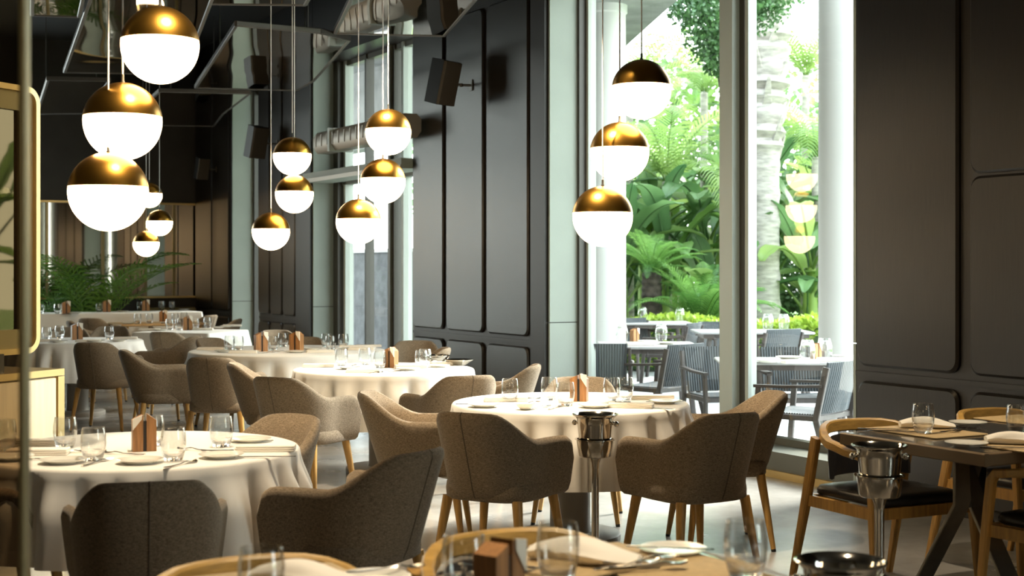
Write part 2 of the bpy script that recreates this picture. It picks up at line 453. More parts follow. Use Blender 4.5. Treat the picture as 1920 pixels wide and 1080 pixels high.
window(1, 7.03, 11.0, [(7.03, 7.08, 0.05, 'olive_frame'), (8.60, 8.64, 0.03, 'frame_light'), (8.66, 8.72, 0.02, 'frame_dark'), (8.72, 8.88, 0.09, 'frame_light'), (8.885, 8.91, 0.04, 'frame_dark'),
                       (10.90, 10.935, 0.03, 'frame_light'), (10.94, 10.985, 0.10, 'frame_dark')])
window(2, 13.87, 16.9, [(13.87, 13.92, 0.05, 'olive_frame'), (14.86, 14.92, 0.06, 'frame_light'), (15.12, 15.17, 0.06, 'frame_dark'), (15.17, 15.24, 0.09, 'olive_frame'),
                        (15.96, 16.0, 0.06, 'frame_dark'), (16.62, 16.68, 0.06, 'frame_light'), (16.72, 16.88, 0.12, 'frame_dark')], transom=(2.52, 2.62))
window(5, -4.3, -1.0, [(-4.3, -4.24, 0.05, 'olive_frame'), (-2.7, -2.45, 0.09, 'frame_light'), (-1.06, -1.0, 0.08, 'frame_dark')])  # unseen window, added behind the camera for soft cool fill
window(3, 18.95, 20.2, [(18.95, 19.0, 0.05, 'olive_frame'), (20.10, 20.18, 0.08, 'frame_dark')])

w5 = obj('window_4', None, None, ((EW0+EW1)/2, END_Y+0.1, 0.3)); w5['kind'] = 'structure'
for xx in (EW0+0.03, 1.6, EW1-0.03):
    obj('mullion', MB().span((xx-(EW0+EW1)/2-0.03, -0.05, 0), (xx-(EW0+EW1)/2+0.03, 0.05, HEAD-0.3)).mesh('mullion', 'olive_frame'), w5)
for a_, b_ in ((EW0+0.06, 1.57), (1.63, EW1-0.06)):
    c_ = (EW0+EW1)/2
    obj('pane', MB().add([(a_-c_, 0, 0), (b_-c_, 0, 0), (b_-c_, 0, HEAD-0.3), (a_-c_, 0, HEAD-0.3)], [(0,1,2,3)]).mesh('pane', 'window_glass'), w5)
pd_ = bpy.data.lights.new('window_portal', 'AREA'); pd_.shape = 'RECTANGLE'; pd_.size = EW1-EW0; pd_.size_y = HEAD-0.3; pd_.cycles.is_portal = True
po_ = bpy.data.objects.new('window_portal', pd_); COL.objects.link(po_); po_.location = ((EW0+EW1)/2, END_Y+0.25, (HEAD+0.3)/2); po_.rotation_euler = (R(-90), 0, 0)

# baseboard at the end of the room
struct('baseboard_end', MB().span((EW1, END_Y-0.02, 0), (VW-0.04, END_Y, 0.12)).mesh('baseboard_end', 'dark_backing'))

# ------------------------------------------------------------------ ceiling: hanging mirror facets and ducts
def mirror_facet(label, pix, z, name='ceiling_mirror'):
    pts = [atz(px, py, z) for px, py in pix]
    c = sum(pts, Vector()) / len(pts)
    t = thing(name, label, 'mirror', (c.x, c.y, z), group='mirror facets hung under the ceiling')
    loc = [(p.x-c.x, p.y-c.y) for p in pts]
    obj('mirror_sheet', MB().prism(loc, 0.0, 0.012).mesh('mirror_sheet', 'ceiling_mirror'), t)
    rim = MB()
    for i in range(len(loc)):
        a, b = loc[i], loc[(i+1) % len(loc)]
        rim.tube([(a[0], a[1], 0.018), (b[0], b[1], 0.018)], 0, flat=(0.035, 0.05))
    obj('rim', rim.mesh('rim', 'ceiling_metal'), t)
    for i in range(0, len(loc), 2):
        a = loc[i]
        obj('hanger_rod', MB().tube([(a[0]*0.7, a[1]*0.7, 0.012), (a[0]*0.7, a[1]*0.7, CEIL-z)], 0.008, 6).mesh('hanger_rod', 'ceiling_metal'), t)
    return t
ZM = 3.6
mirror_facet('hanging mirror facet beyond the triple globe lamps of the table by the cabinet', [(121,136), (262,138), (345,136), (412,-40), (183,-40)], ZM)
mirror_facet('hanging mirror facet with a long lip nearest the narrow panelled pier', [(367,165), (556,170), (588,152), (655,76), (600,62), (443,48)], ZM)
mirror_facet('hanging mirror facet reflecting the speaker of the broad panelled pier', [(628,63), (832,68), (905,-16), (930,-60), (688,-60)], ZM+0.02)
mirror_facet('small hanging mirror facet at the far end above the framed wall mirror', [(232,234), (400,237), (418,214), (468,176), (300,172)], ZM-0.02)
mirror_facet('golden hanging mirror facet beside the bronze glass partition', [(60,29), (148,32), (166,-50), (60,-60)], ZM-0.03)
mirror_facet('small hanging mirror facet above the potted palm', [(70,214), (156,213), (205,152), (90,150)], ZM-0.03)
mirror_facet('pale hanging mirror facet with its edge right over the four globe lamps', [(318,7), (572,10), (600,-40), (700,-90), (330,-90)], ZM+0.03)
for (x0, y0, x1, y1, r, z) in ((-2.0, 6.0, -2.0, 21.5, 0.16, 4.45), (1.6, 6.0, 1.6, 21.5, 0.11, 4.55), (4.6, 8.0, 4.6, 21.5, 0.09, 4.5)):
    d = thing('ceiling_duct', {-2.0: 'broad dark round duct under the ceiling beside the left wall', 1.6: 'dark round duct running down the middle of the ceiling', 4.6: 'slim dark pipe under the ceiling along the window piers'}[x0], 'duct', (x0, y0, z), group='ceiling ducts')
    obj('pipe', MB().tube([(0,0,0), (x1-x0, y1-y0, 0)], r, 14).mesh('pipe', 'ceiling_metal'), d)
    for k in range(4):
        obj('strap', MB().box((0, 1.5+3.6*k, (CEIL-z+r)/2), (0.03, 0.03, CEIL-z-r)).mesh('strap', 'ceiling_metal'), d)

# ================================================================== UPHOLSTERED TUB CHAIR (faces +y)
def tub_chair_kit():
    bw, bd, arm = 0.255, 0.265, 0.25        # half width, back depth, arm reach in front of centre
    back_len = PI/2 * 0.28
    N = 48
    tot = back_len + arm
    rows = []
    for i in range(N+1):
        s = -tot + 2*tot*i/N
        a = abs(s); sg = 1 if s >= 0 else -1
        if a <= back_len:
            ph = a/back_len*PI/2
            e = 0.82
            x = bw * (math.sin(ph)**e); y = -bd * (math.cos(ph)**e)
            nx, ny = math.sin(ph), -math.cos(ph)
        else:
            x = bw; y = a - back_len; nx, ny = 1, 0
            x = bw + 0.045*smooth01((a-back_len)/arm*0.9)          # the arms open towards the front
        fr = a/back_len
        h = 0.815 - 0.128*smooth01((fr-0.34)/0.62) - 0.012*min(1, (fr/0.5)**2)
        d = tot - a
        rr = 0.085
        if d < rr: h = h - rr + math.sqrt(max(0, rr*rr - (rr-d)**2))
        lean = 0.085*max(0, -ny)           # the back reclines
        th = 0.042 if d > 0.03 else 0.042*math.sqrt(max(0.15, d/0.03))
        zb = 0.385
        ring = []
        def P(z, off, k):
            f = (z - zb)/(0.80 - zb)
            kk = 0.84 + 0.18*f
            yy = (y*kk if y < 0 else y*(0.93+0.07*f)) - lean*f*1.0
            return ((x*kk + nx*off)*sg, yy + ny*off, z)
        prof = [(zb, -0.050), (zb+0.002, -0.022), (zb+0.020, -0.003), (zb+0.06, 0.004)]
        for k in range(1, 7): 
            z = zb+0.06 + (h-0.03-zb-0.06)*k/6
            prof.append((z, 0.004))
        prof += [(h-0.010, -0.004), (h, -th*0.5), (h-0.010, -th+0.004)]
        for k in range(1, 6):
            z = h-0.03 - (h-0.03-0.44)*k/5
            prof.append((z, -th))
        rows.append([P(z, o, 0) for z, o in prof])
    shell = MB()
    shell.loft(rows, cap=True)
    # under-pan closes the tub from below
    out = [r[0] for r in rows]
    shell.add(out, [tuple(range(len(out)))])
    sh = shell.mesh('shell', 'tweed', 60)
    # seat cushion
    def plan(k, z):
        pts = []
        for i in range(24):
            a = 2*PI*i/24
            x = 0.235*k*(abs(math.cos(a))**0.6)*(1 if math.cos(a) >= 0 else -1)
            y = 0.245*k*(abs(math.sin(a))**0.6)*(1 if math.sin(a) >= 0 else -1) + 0.022
            pts.append((x, y, z))
        return pts
    seat = MB().loft([plan(0.93, 0.386), plan(0.99, 0.395), plan(1.0, 0.43), plan(0.985, 0.462), plan(0.92, 0.478), plan(0.5, 0.486)], cap=True).mesh('seat', 'tweed', 60)
    seam = MB().tube([(0.0, q[1]-0.0005, q[2]) for q in rows[N//2][2:12]], 0.0024, 6).mesh('seam', 'seam_dark')
    kit = [('shell', sh, Z0, Z0), ('seat', seat, Z0, Z0), ('seam', seam, Z0, Z0)]
    leg = MB().tube([(0,0,0.40), (0,0,0.39), (0,0,0.02)], [0.023, 0.023, 0.0125], 12)
    for sx in (-1, 1):
        for sy in (-1, 1):
            top = Vector((sx*0.19, 0.01+sy*0.17, 0.395)); bot = Vector((sx*0.245, 0.01+sy*0.225, 0.0))
            dv = bot-top
            lm = MB().tube([top, top+dv*0.04, top+dv*0.965], [0.025, 0.025, 0.0135], 12).mesh('leg', 'honey_oak')
            cm = MB().tube([top+dv*0.965, bot], [0.0135, 0.0125], 10).mesh('foot_cap', 'black_cap')
            kit.append(('leg', lm, Z0, Z0, [('foot_cap', cm, Z0, Z0)]))
    return kit
TUB = tub_chair_kit()
NICK = {}
def tub(px, py, face, label, zt=0.81, base=0.0, group=None, nick=None):
    """px,py: middle of the back's top edge; face: direction in the camera's plan, or a point to face"""
    p = atz(px, py, zt+base)
    d = (Vector((face.x, face.y, 0)) - Vector((p.x, p.y, 0))).normalized() if isinstance(face, Vector) else camdir(*face)
    c = p + d*0.33
    if nick: NICK.setdefault(nick[0], []).append((c.copy(), nick[1]))
    return spawn(TUB, 'tub_chair', label, 'chair', (c.x, c.y, base), yaw_to(d), group)

# ================================================================== WOODEN ARMCHAIR with one bent rail (faces +y)
def rail_chair_kit():
    w, b, fr = 0.29, 0.27, 0.22
    path = []
    path += [(-w+0.012, fr*0.55, 0.652), (-w+0.004, fr*0.25, 0.66), (-w, 0.0, 0.675)]
    for i in range(1, 16):
        ph = PI*i/16
        x = -w*math.cos(ph); y = -b*(math.sin(ph)**0.9)
        path.append((x, y, 0.675 + 0.062*smooth01(math.sin(ph)*1.1)))
    path += [(w, 0.0, 0.675), (w-0.004, fr*0.25, 0.66), (w-0.012, fr*0.55, 0.652)]
    n = len(path)
    flats = [(0.036, 0.034 + 0.022*math.sin(PI*i/(n-1))) for i in range(n)]
    rail = MB().tube(path, 0, flat=flats).mesh('rail', 'oak_rail')
    kit = [('rail', rail, Z0, Z0)]
    for s in (-1, 1):
        x = s*(w-0.012)
        fl = MB().tube([(x+s*0.02, fr+0.05, 0.0), (x+s*0.008, fr+0.02, 0.36), (x, fr, 0.56), (x, fr-0.006, 0.61), (x, fr-0.03, 0.642), (x, fr*0.55-0.005, 0.652)], 0,
                       flat=[(0.030,0.026),(0.036,0.036),(0.036,0.040),(0.036,0.040),(0.036,0.038),(0.036,0.034)]).mesh('leg', 'honey_oak')
        kit.append(('leg', fl, Z0, Z0))
        rl = MB().tube([(x+s*0.015, -0.33, 0.0), (x+s*0.002, -0.235, 0.40), (x, -0.165, 0.70)], 0, flat=[(0.028,0.028),(0.038,0.046),(0.034,0.05)]).mesh('leg', 'honey_oak')
        kit.append(('leg', rl, Z0, Z0))
    ap = MB()
    for s in (-1, 1): ap.box((s*(w-0.018), 0.0, 0.405), (0.026, 0.46, 0.05))
    ap.box((0, fr+0.008, 0.405), (2*w-0.05, 0.026, 0.05)); ap.box((0, -0.225, 0.405), (2*w-0.05, 0.026, 0.05))
    kit.append(('seat_frame', ap.mesh('seat_frame', 'honey_oak'), Z0, Z0))
    cu = []
    for k, z in ((0.95, 0.43), (1.0, 0.44), (1.0, 0.458), (0.96, 0.474), (0.8, 0.484), (0.3, 0.487)):
        cu.append([(p[0]*k, p[1]*k - 0.0, z) for p in rrect(0.50, 0.47, 0.06, 5)])
    kit.append(('seat_cushion', MB().loft(cu, cap=True).mesh('seat_cushion', 'black_leather', 60), Z0, Z0))
    pad = MB(); rings = []
    for i in range(17):
        ph = R(28 + 124*i/16)
        cx, cy = -math.cos(ph), -math.sin(ph)
        r1x, r1y = (w-0.03), (b-0.03)
        prof = [(0.51, 0.0), (0.515, -0.012), (0.60, -0.018), (0.69, -0.014), (0.70, -0.004), (0.69, 0.010), (0.60, 0.012), (0.515, 0.010)]
        rings.append([(cx*(r1x+o), cy*(r1y+o+0.02*(z-0.51)/0.2), z) for z, o in prof])
    kit.append(('back_pad', MB().loft(rings, cap=True).mesh('back_pad', 'black_leather', 60), Z0, Z0))
    return kit
RAILCH = rail_chair_kit()

# ================================================================== TERRACE CHAIR (faces +y)
def terrace_chair_kit():
    kit = []
    rope = MB()
    NR = 22
    for i in range(NR):
        u = -1 + 2*(i+0.5)/NR
        x = 0.255*u; yo = -0.035*(1-u*u)
        path = [(x, -0.235+yo, 0.44), (x, -0.268+yo*1.2, 0.58), (x*1.02, -0.312+yo*1.2, 0.74), (x*1.03, -0.330+yo, 0.815)]
        rope.tube(path, 0.0125, 6)
    back = rope.mesh('woven_back', 'rope', 60)
    kit.append(('woven_back', back, Z0, Z0))
    st = MB()
    for i in range(NR):
        y = -0.22 + 0.46*(i+0.5)/NR
        st.tube([(-0.255, y, 0.425), (-0.12, y, 0.418), (0.12, y, 0.418), (0.255, y, 0.425)], 0.0115, 6)
    kit.append(('woven_seat', st.mesh('woven_seat', 'rope', 60), Z0, Z0))
    for s in (-1, 1):
        x = s*0.285
        kit.append(('leg', MB().tube([(x+s*0.01, 0.27, 0.0), (x, 0.235, 0.40), (x, 0.215, 0.62)], 0, flat=(0.03, 0.045)).mesh('leg', 'grey_wood'), Z0, Z0))
        kit.append(('leg', MB().tube([(x+s*0.01, -0.36, 0.0), (x, -0.25, 0.40), (x*0.98, -0.33, 0.78)], 0, flat=(0.03, 0.05)).mesh('leg', 'grey_wood'), Z0, Z0))
        kit.append(('armrest', MB().tube([(x, -0.30, 0.645), (x+s*0.012, 0.0, 0.628), (x, 0.25, 0.622)], 0, flat=(0.045, 0.022)).mesh('armrest', 'grey_wood'), Z0, Z0))
    fr = MB()
    for s in (-1, 1): fr.tube([(s*0.27, -0.25, 0.405), (s*0.27, 0.24, 0.405)], 0, flat=(0.028, 0.04))
    fr.tube([(-0.27, 0.235, 0.405), (0.27, 0.235, 0.405)], 0, flat=(0.028, 0.04)); fr.tube([(-0.27, -0.24, 0.405), (0.27, -0.24, 0.405)], 0, flat=(0.028, 0.04))
    kit.append(('seat_frame', fr.mesh('seat_frame', 'grey_wood'), Z0, Z0))
    return kit
TERR = terrace_chair_kit()

# ================================================================== SMALL TABLE THINGS
def tumbler_mesh(sc=1.0):
    o = [(0.024,0.0), (0.030,0.002), (0.0335,0.012), (0.0395,0.035), (0.0425,0.058), (0.0415,0.082), (0.0375,0.108), (0.0365,0.112)]
    i = [(0.0355,0.1125), (0.0355,0.108), (0.0395,0.082), (0.0405,0.058), (0.0375,0.036), (0.030,0.016), (0.012,0.0125), (0.0008,0.012)]
    prof = [(0.0008, 0.001)] + o + i
    me = MB().lathe([(r*sc, z*sc) for r, z in prof], 28).mesh('tumbler', 'thin_glass', 70)
    me.materials.append(MATS['tumbler_glass'])                # the thick base refracts
    for p_ in me.polygons:
        if p_.center.z < 0.045*sc: p_.material_index = 1
    return me
TUMBLER = tumbler_mesh()
PLATE = MB().lathe([(0.0008,0.004), (0.045,0.004), (0.046,0.0), (0.052,0.0), (0.054,0.004), (0.085,0.014), (0.0865,0.0165), (0.084,0.0165), (0.056,0.008), (0.04,0.0072), (0.0008,0.007)], 36).mesh('plate', 'porcelain', 50)
BOWL = MB().lathe([(0.0008,0.003), (0.022,0.0), (0.026,0.003), (0.042,0.016), (0.050,0.032), (0.0485,0.032), (0.040,0.018), (0.022,0.007), (0.0008,0.006)], 28).mesh('bowl', 'porcelain', 60)
STEEL_DISH = MB().lathe([(0.0008,0.004), (0.05,0.0), (0.055,0.004), (0.085,0.024), (0.11,0.038), (0.112,0.041), (0.108,0.040), (0.083,0.028), (0.05,0.008), (0.0008,0.008)], 36).mesh('steel_dish', 'bucket_steel', 60)
def napkin_mesh():
    m = MB()
    for k, (w, d, z0, z1, ox) in enumerate(((0.24, 0.085, 0.0, 0.008, 0), (0.238, 0.083, 0.008, 0.016, 0.002), (0.232, 0.080, 0.016, 0.023, 0.004))):
        m.bbox((ox, 0, (z0+z1)/2), (w, d, z1-z0), 0.006)
    return m.mesh('napkin', 'napkin_linen', 50)
NAPKIN = napkin_mesh()
def soft_napkin_mesh():
    rings = []
    for i in range(15):
        t = i/14
        w = 0.055*(0.55+0.6*math.sin(PI*min(1, t*0.9+0.12))) ; h = 0.016 + 0.034*math.sin(PI*min(1, 0.18+0.75*t))**1.5
        ring = []
        for j in range(16):
            a = 2*PI*j/16
            rr = 1 + 0.10*math.sin(3*a+5*t) + 0.06*math.sin(7*a-3*t)
            z = max(0.0, h*0.5 + h*0.5*math.sin(a)*rr)
            ring.append((-0.12 + 0.24*t, w*math.cos(a)*rr + 0.012*math.sin(6*t), z))
        rings.append(ring)
    return MB().loft(rings, cap=True).mesh('napkin', 'napkin_linen', 60)
SOFT_NAPKIN = soft_napkin_mesh()
def cutlery():
    def blade(pts, z0=0.0, th=0.0025, arch=0.0):
        up = [(x, w, z0+z) for x, w, z in pts]
        m = MB()
        rings = [[(x, -w, z), (x, -w*0.5, z+th*0.9), (x, w*0.5, z+th*0.9), (x, w, z), (x, w*0.5, z-th*0.3), (x, -w*0.5, z-th*0.3)] for x, w, z in up]
        return m.loft(rings, cap=True)
    handle = [(-0.10, 0.004, 0.004), (-0.095, 0.009, 0.004), (-0.06, 0.0075, 0.003), (0.0, 0.0045, 0.004), (0.03, 0.003, 0.009)]
    knife = blade([(-0.11, 0.005, 0.004), (-0.10, 0.009, 0.004), (-0.03, 0.0075, 0.004), (0.0, 0.006, 0.004), (0.01, 0.009, 0.004), (0.07, 0.0105, 0.004), (0.10, 0.007, 0.004), (0.112, 0.001, 0.004)]).mesh('knife', 'steel', 50)
    spoon = blade(handle + [(0.045, 0.008, 0.009), (0.06, 0.0165, 0.005), (0.078, 0.019, 0.003), (0.094, 0.014, 0.005), (0.102, 0.003, 0.008)]).mesh('spoon', 'steel', 50)
    fk = blade(handle + [(0.045, 0.007, 0.009), (0.055, 0.0125, 0.006), (0.064, 0.0125, 0.004)])
    for k in range(4):
        y = -0.0105 + 0.007*k
        fk.tube([(0.063, y, 0.005), (0.08, y, 0.004), (0.10, y, 0.008)], [0.0026, 0.0024, 0.0012], 6)
    return knife, spoon, fk.mesh('fork', 'steel', 50)
KNIFE, SPOON, FORK = cutlery()
def menu_kit(side):
    """card holder: two wooden blocks with slanted tops, a dark slot and a folded paper corner"""
    def prism(pts, y0, y1):
        return MB().loft([[(p[0], y0, p[1]) for p in pts], [(p[0], y1, p[1]) for p in pts]], cap=True)
    a = [(-0.046, 0), (-0.006, 0), (-0.006, 0.143), (-0.046, 0.124)]
    b = [(0.008, 0), (0.046, 0), (0.046, 0.122), (0.008, 0.150)]
    c = [(-0.046, 0.086), (-0.012, 0.128), (-0.010, 0.145), (-0.047, 0.130)] if side < 0 else [(0.046, 0.080), (0.047, 0.146), (0.012, 0.152), (0.014, 0.128)]
    return [('wood_block', prism(a, -0.030, 0.030).mesh('wood_block', 'menu_wood'), Z0, Z0), ('wood_block', prism(b, -0.028, 0.030).mesh('wood_block', 'menu_wood'), Z0, Z0),
            ('slot_insert', prism([(-0.006, 0), (0.008, 0), (0.008, 0.12), (-0.006, 0.12)], -0.024, 0.026).mesh('slot_insert', 'menu_dark'), Z0, Z0),
            ('paper_card', prism(c, -0.034, -0.028).mesh('paper_card', 'paper'), Z0, Z0)]
MENUS = {-1: menu_kit(-1), 1: menu_kit(1)}
MENU = MENUS[1]

def bucket_kit():
    prof = [(0.0008,0.0), (0.068,0.0), (0.072,0.004), (0.078,0.06), (0.086,0.15), (0.090,0.178), (0.098,0.188), (0.110,0.196), (0.112,0.201), (0.106,0.203),
            (0.094,0.194), (0.084,0.176), (0.076,0.08), (0.068,0.008), (0.0008,0.006)]
    body = MB().lathe(prof, 40).mesh('bucket_body', 'bucket_steel', 45)
    kit = [('bucket_body', body, Z0, Z0)]
    for s in (-1, 1):
        kn = MB().lathe([(0.0008,-0.014), (0.010,-0.010), (0.014,0.0), (0.010,0.010), (0.0008,0.014)], 12, (s*0.106, 0, 0.155))
        kn.tube([(s*0.085, 0, 0.155), (s*0.106, 0, 0.155)], 0.006, 8)
        kn.lathe([(0.0008,-0.009), (0.007,-0.006), (0.009,0.0), (0.007,0.006), (0.0008,0.009)], 10, (s*0.097, -0.02, 0.162))
        kit.append(('side_knob', kn.mesh('side_knob', 'bucket_steel', 50), Z0, Z0))
    return kit
BUCKET = bucket_kit()
def stand_kit():
    cup = MB().lathe([(0.0008,0.555), (0.030,0.555), (0.075,0.560), (0.082,0.566), (0.092,0.640), (0.100,0.644), (0.100,0.648), (0.094,0.648), (0.090,0.646), (0.080,0.572), (0.030,0.566), (0.0008,0.566)], 40).mesh('holder_cup', 'bucket_steel', 45)
    pole = MB().lathe([(0.021,0.02), (0.019,0.05), (0.019,0.50), (0.022,0.53), (0.032,0.556)], 20).mesh('pole', 'bucket_steel', 45)
    base = MB().lathe([(0.0008,0.0), (0.150,0.0), (0.152,0.006), (0.140,0.014), (0.05,0.024), (0.022,0.034), (0.0008,0.034)], 36).mesh('base', 'bucket_steel', 45)
    return [('holder_cup', cup, Z0, Z0), ('pole', pole, Z0, Z0), ('base', base, Z0, Z0)]
STAND = stand_kit()
def bucket_on_stand(p, rz, lab_b, lab_s):
    spawn(STAND, 'bucket_stand', lab_s, 'stand', (p.x, p.y, 0), rz)
    spawn(BUCKET, 'ice_bucket', lab_b, 'ice bucket', (p.x, p.y, 0.567), rz)

# ------------------------------------------------------------------ cloths and tables
def cloth_mesh(outline, drop, seed, amp=0.075, nf=None, corner=None):
    """outline: perimeter points (x,y,nx,ny); hangs down with folds"""
    rnd = random.Random(seed)
    n = len(outline)
    nf = nf or 22
    p1, p2, p3, p4 = [rnd.random()*6.28 for _ in range(4)]
    def fold(t):                       # round lobes with creased valleys, of uneven width and depth
        a = 2*PI*t
        x = nf*a/2 + 0.9*math.sin(2*a+p1) + 0.7*math.sin(5*a+p2)
        lobe = 1.7*abs(math.sin(x))**0.75 - 1.0
        return lobe*(0.62 + 0.38*math.sin(3*a+p3)*math.sin(7*a+p4)) + 0.10*math.sin(2*nf*a+p2)
    m = MB(); rings = []
    rings.append([(p[0]*0.5, p[1]*0.5, 0.0) for p in outline])
    rings.append([(p[0]-p[2]*0.012, p[1]-p[3]*0.012, 0.0) for p in outline])
    rings.append([(p[0]-p[2]*0.003, p[1]-p[3]*0.003, -0.003) for p in outline])
    K = 11
    for k in range(K+1):
        f = k/K; z = -0.012 - f*drop
        ring = []
        for i, p in enumerate(outline):
            g = fold(i/n)
            sh = math.copysign(abs(g)**0.8, g)
            o = 0.004 + (amp*(sh+0.45))*smooth01(f*1.9+0.04)*(0.55+0.45*f) + 0.015*f
            if corner: o += corner[i]*f
            ring.append((p[0]+p[2]*o, p[1]+p[3]*o, z + 0.012*f*sh))
        rings.append(ring)
    m.loft(rings)
    m.f.append(tuple(range(n)))
    return m.mesh('tablecloth', 'linen', 75)
def circle_outline(r, n=220):
    return [(r*math.cos(2*PI*i/n), r*math.sin(2*PI*i/n), math.cos(2*PI*i/n), math.sin(2*PI*i/n)) for i in range(n)]
def rect_outline(w, d, n=60):
    out = []; cor = []
    r = 0.03
    pts = rrect(w, d, r, 6)
    L = len(pts)
    for i in range(L):
        a, b = Vector(pts[i]), Vector(pts[(i+1) % L])
        k = max(1, int((b-a).length/0.03))
        for j in range(k):
            p = a.lerp(b, j/k)
            cx = max(-w/2+r, min(w/2-r, p.x)); cy = max(-d/2+r, min(d/2-r, p.y))
            nv = Vector((p.x-cx, p.y-cy)); nv = nv.normalized() if nv.length > 1e-6 else Vector((1, 0))
            out.append((p.x, p.y, nv.x, nv.y))
            e = min(abs(abs(p.x)-w/2), 0.3)+min(abs(abs(p.y)-d/2), 0.3)
            cor.append(0.07*max(0, 1-e/0.22))
    return out, cor
TZ = 0.75
def round_table(c, r, seed, tlabel, clabel, base=0.0, drop=0.37):
    t = thing('round_table', tlabel, 'table', (c.x, c.y, base))
    obj('tabletop', MB().lathe([(0.0008,0.715), (r-0.02,0.715), (r-0.008,0.72), (r-0.008,0.735), (r-0.02,0.742), (0.0008,0.742)], 48).mesh('tabletop', 'wood_table'), t)
    obj('column', MB().lathe([(0.115,0.045), (0.11,0.08), (0.11,0.64), (0.16,0.70), (0.16,0.715)], 28).mesh('column', 'pedestal'), t)
    obj('base', MB().lathe([(0.0008,0.0), (0.27,0.0), (0.275,0.01), (0.275,0.04), (0.262,0.05), (0.0008,0.05)], 40).mesh('base', 'pedestal'), t)
    cl = obj('tablecloth', cloth_mesh(circle_outline(r), drop, seed), None, (c.x, c.y, base+TZ))
    tag(cl, clabel, 'tablecloth')
    return t
def rect_table(c, w, d, rz, seed, tlabel, clabel, base=0.0, drop=0.45, hz=TZ):
    t = thing('rectangular_table', tlabel, 'table', (c.x, c.y, base), rz)
    obj('tabletop', MB().box((0,0,hz-0.02), (w-0.03, d-0.03, 0.025)).mesh('tabletop', 'wood_table'), t)
    for sx in (-1, 1):
        for sy in (-1, 1):
            obj('leg', MB().box((sx*(w/2-0.09), sy*(d/2-0.09), (hz-0.032)/2), (0.05, 0.05, hz-0.032)).mesh('leg', 'table_metal'), t)
    o, cor = rect_outline(w, d)
    cl = obj('tablecloth', cloth_mesh(o, drop, seed, 0.018, 26, cor), None, (c.x, c.y, base+hz), (0,0,rz))
    tag(cl, clabel, 'tablecloth')
    return t
TOPZ = TZ + 0.001

# ================================================================== DINING ROOM: TABLES
A = atd(265, 0, 5.75); A.z = 0
B = atd(1069, 0, 7.73); B.z = 0
C = atd(720, 0, 10.3); C.z = 0
D = atd(540, 0, 12.6); D.z = 0
F = atz(145, 638, TZ); F.z = 0
E = (atz(391, 624, TZ) + atz(462, 613.5, TZ) + atz(247, 622, TZ)*1.0) / 3; E.z = 0
round_table(A, 0.63, 11, 'round pedestal table beside the pale oak cabinet', 'white cloth on the round table beside the pale oak cabinet', drop=0.34)
round_table(B, 0.64, 12, 'round pedestal table right behind the slim bucket stand, by the tall garden window', 'cream lit cloth on the round table behind the slim bucket stand')
round_table(C, 0.65, 13, 'round pedestal table with a steel dish, facing the broad panelled pier', 'white cloth on the round table that carries the steel dish')
round_table(D, 0.86, 14, 'large round table carrying two card holders, facing the heater over the door', 'long folded cloth on the large round table with two card holders')
round_table(F, 0.64, 15, 'round table showing its pale disc base, between the cabinet and the potted palm', 'cloth on the round table whose pale disc base shows')
K1, K2, K3 = atz(391, 625, TZ), atz(463, 613.5, TZ), atz(247, 623, TZ)
ed = (K3-K1).normalized(); e2 = Vector((-ed.y, ed.x, 0)); e2 = e2 if e2.dot(K2-K1) > 0 else -e2
We, De = (K3-K1).length, 1.0
Ec = K1 + ed*We/2 + e2*De/2; Ec.z = 0
rect_table(Ec, We, De, math.atan2(ed.y, ed.x), 16, 'square clothed table in front of the narrow panelled pier', 'white cloth with one bright and one shaded side on the square table')
Gy = 19.75; GH = 0.86
gl, gr = aty(60, 590, Gy), aty(380, 580, Gy)
Gc = Vector(((gl.x+gr.x)/2, Gy+0.38, 0)); Gw = gr.x-gl.x
rect_table(Gc, Gw, 0.76, 0, 17, 'long buffet table in front of the potted palm', 'white cloth of the long buffet table in front of the potted palm', drop=0.62, hz=GH)
# bare wooden table
Hc = atz(296, 605, TZ)
ht = thing('wooden_table', 'bare tan wooden table between the square clothed table and the long buffet', 'table', (Hc.x, Hc.y, 0))
obj('tabletop', MB().bbox((0,0,0.735), (1.15, 0.8, 0.03), 0.03).mesh('tabletop', 'wood_table'), ht)
for sx in (-1, 1):
    for sy in (-1, 1): obj('leg', MB().tube([(sx*0.48, sy*0.3, 0.72), (sx*0.52, sy*0.34, 0)], [0.025, 0.016], 10).mesh('leg', 'honey_oak'), ht)

# ------------------------------------------------------------------ tub chairs
tub(280, 905, A, 'brown tweed tub chair with its back squarely turned, at the table beside the cabinet', nick=('A', 'square-on chair'))
tub(800, 845, (-0.86, 0.50), 'tweed tub chair drawn out sideways from the table beside the cabinet', nick=('A', 'drawn-out chair'))
tub(562, 778, A, 'tweed tub chair showing its inner back across the table beside the cabinet', nick=('A', 'chair showing its inner back'))
tub(-185, 832, (1.0, 0.05), 'tweed tub chair half hidden behind the bronze glass partition', nick=('A', 'chair behind the partition'))
tub(868, 775, (0.50, 0.86), 'dark tweed tub chair with back turned, on the cabinet side of the slim bucket stand', nick=('B', 'plain dark chair'))
tub(1382, 776, (-0.52, 0.85), 'dark seamed tub chair between the slim bucket stand and the oak armchairs', nick=('B', 'seamed dark chair'))
tub(1464, 735, (-1.0, -0.12), 'tweed tub chair standing against the light of the tall garden window', nick=('B', 'chair at the garden window'))
tub(680, 735, (1.0, -0.05), 'tweed tub chair with a sunlit inner back, opposite the chair by the garden window', nick=('B', 'chair with sunlit inner back'))
tub(1090, 707, B, 'tweed tub chair half hidden behind the card holder on the cream lit table', nick=('B', 'half hidden chair'))
tub(885, 705, C, 'tub chair with a dark back seam, between the cream lit and steel dish tables', nick=('C', 'seamed chair'))
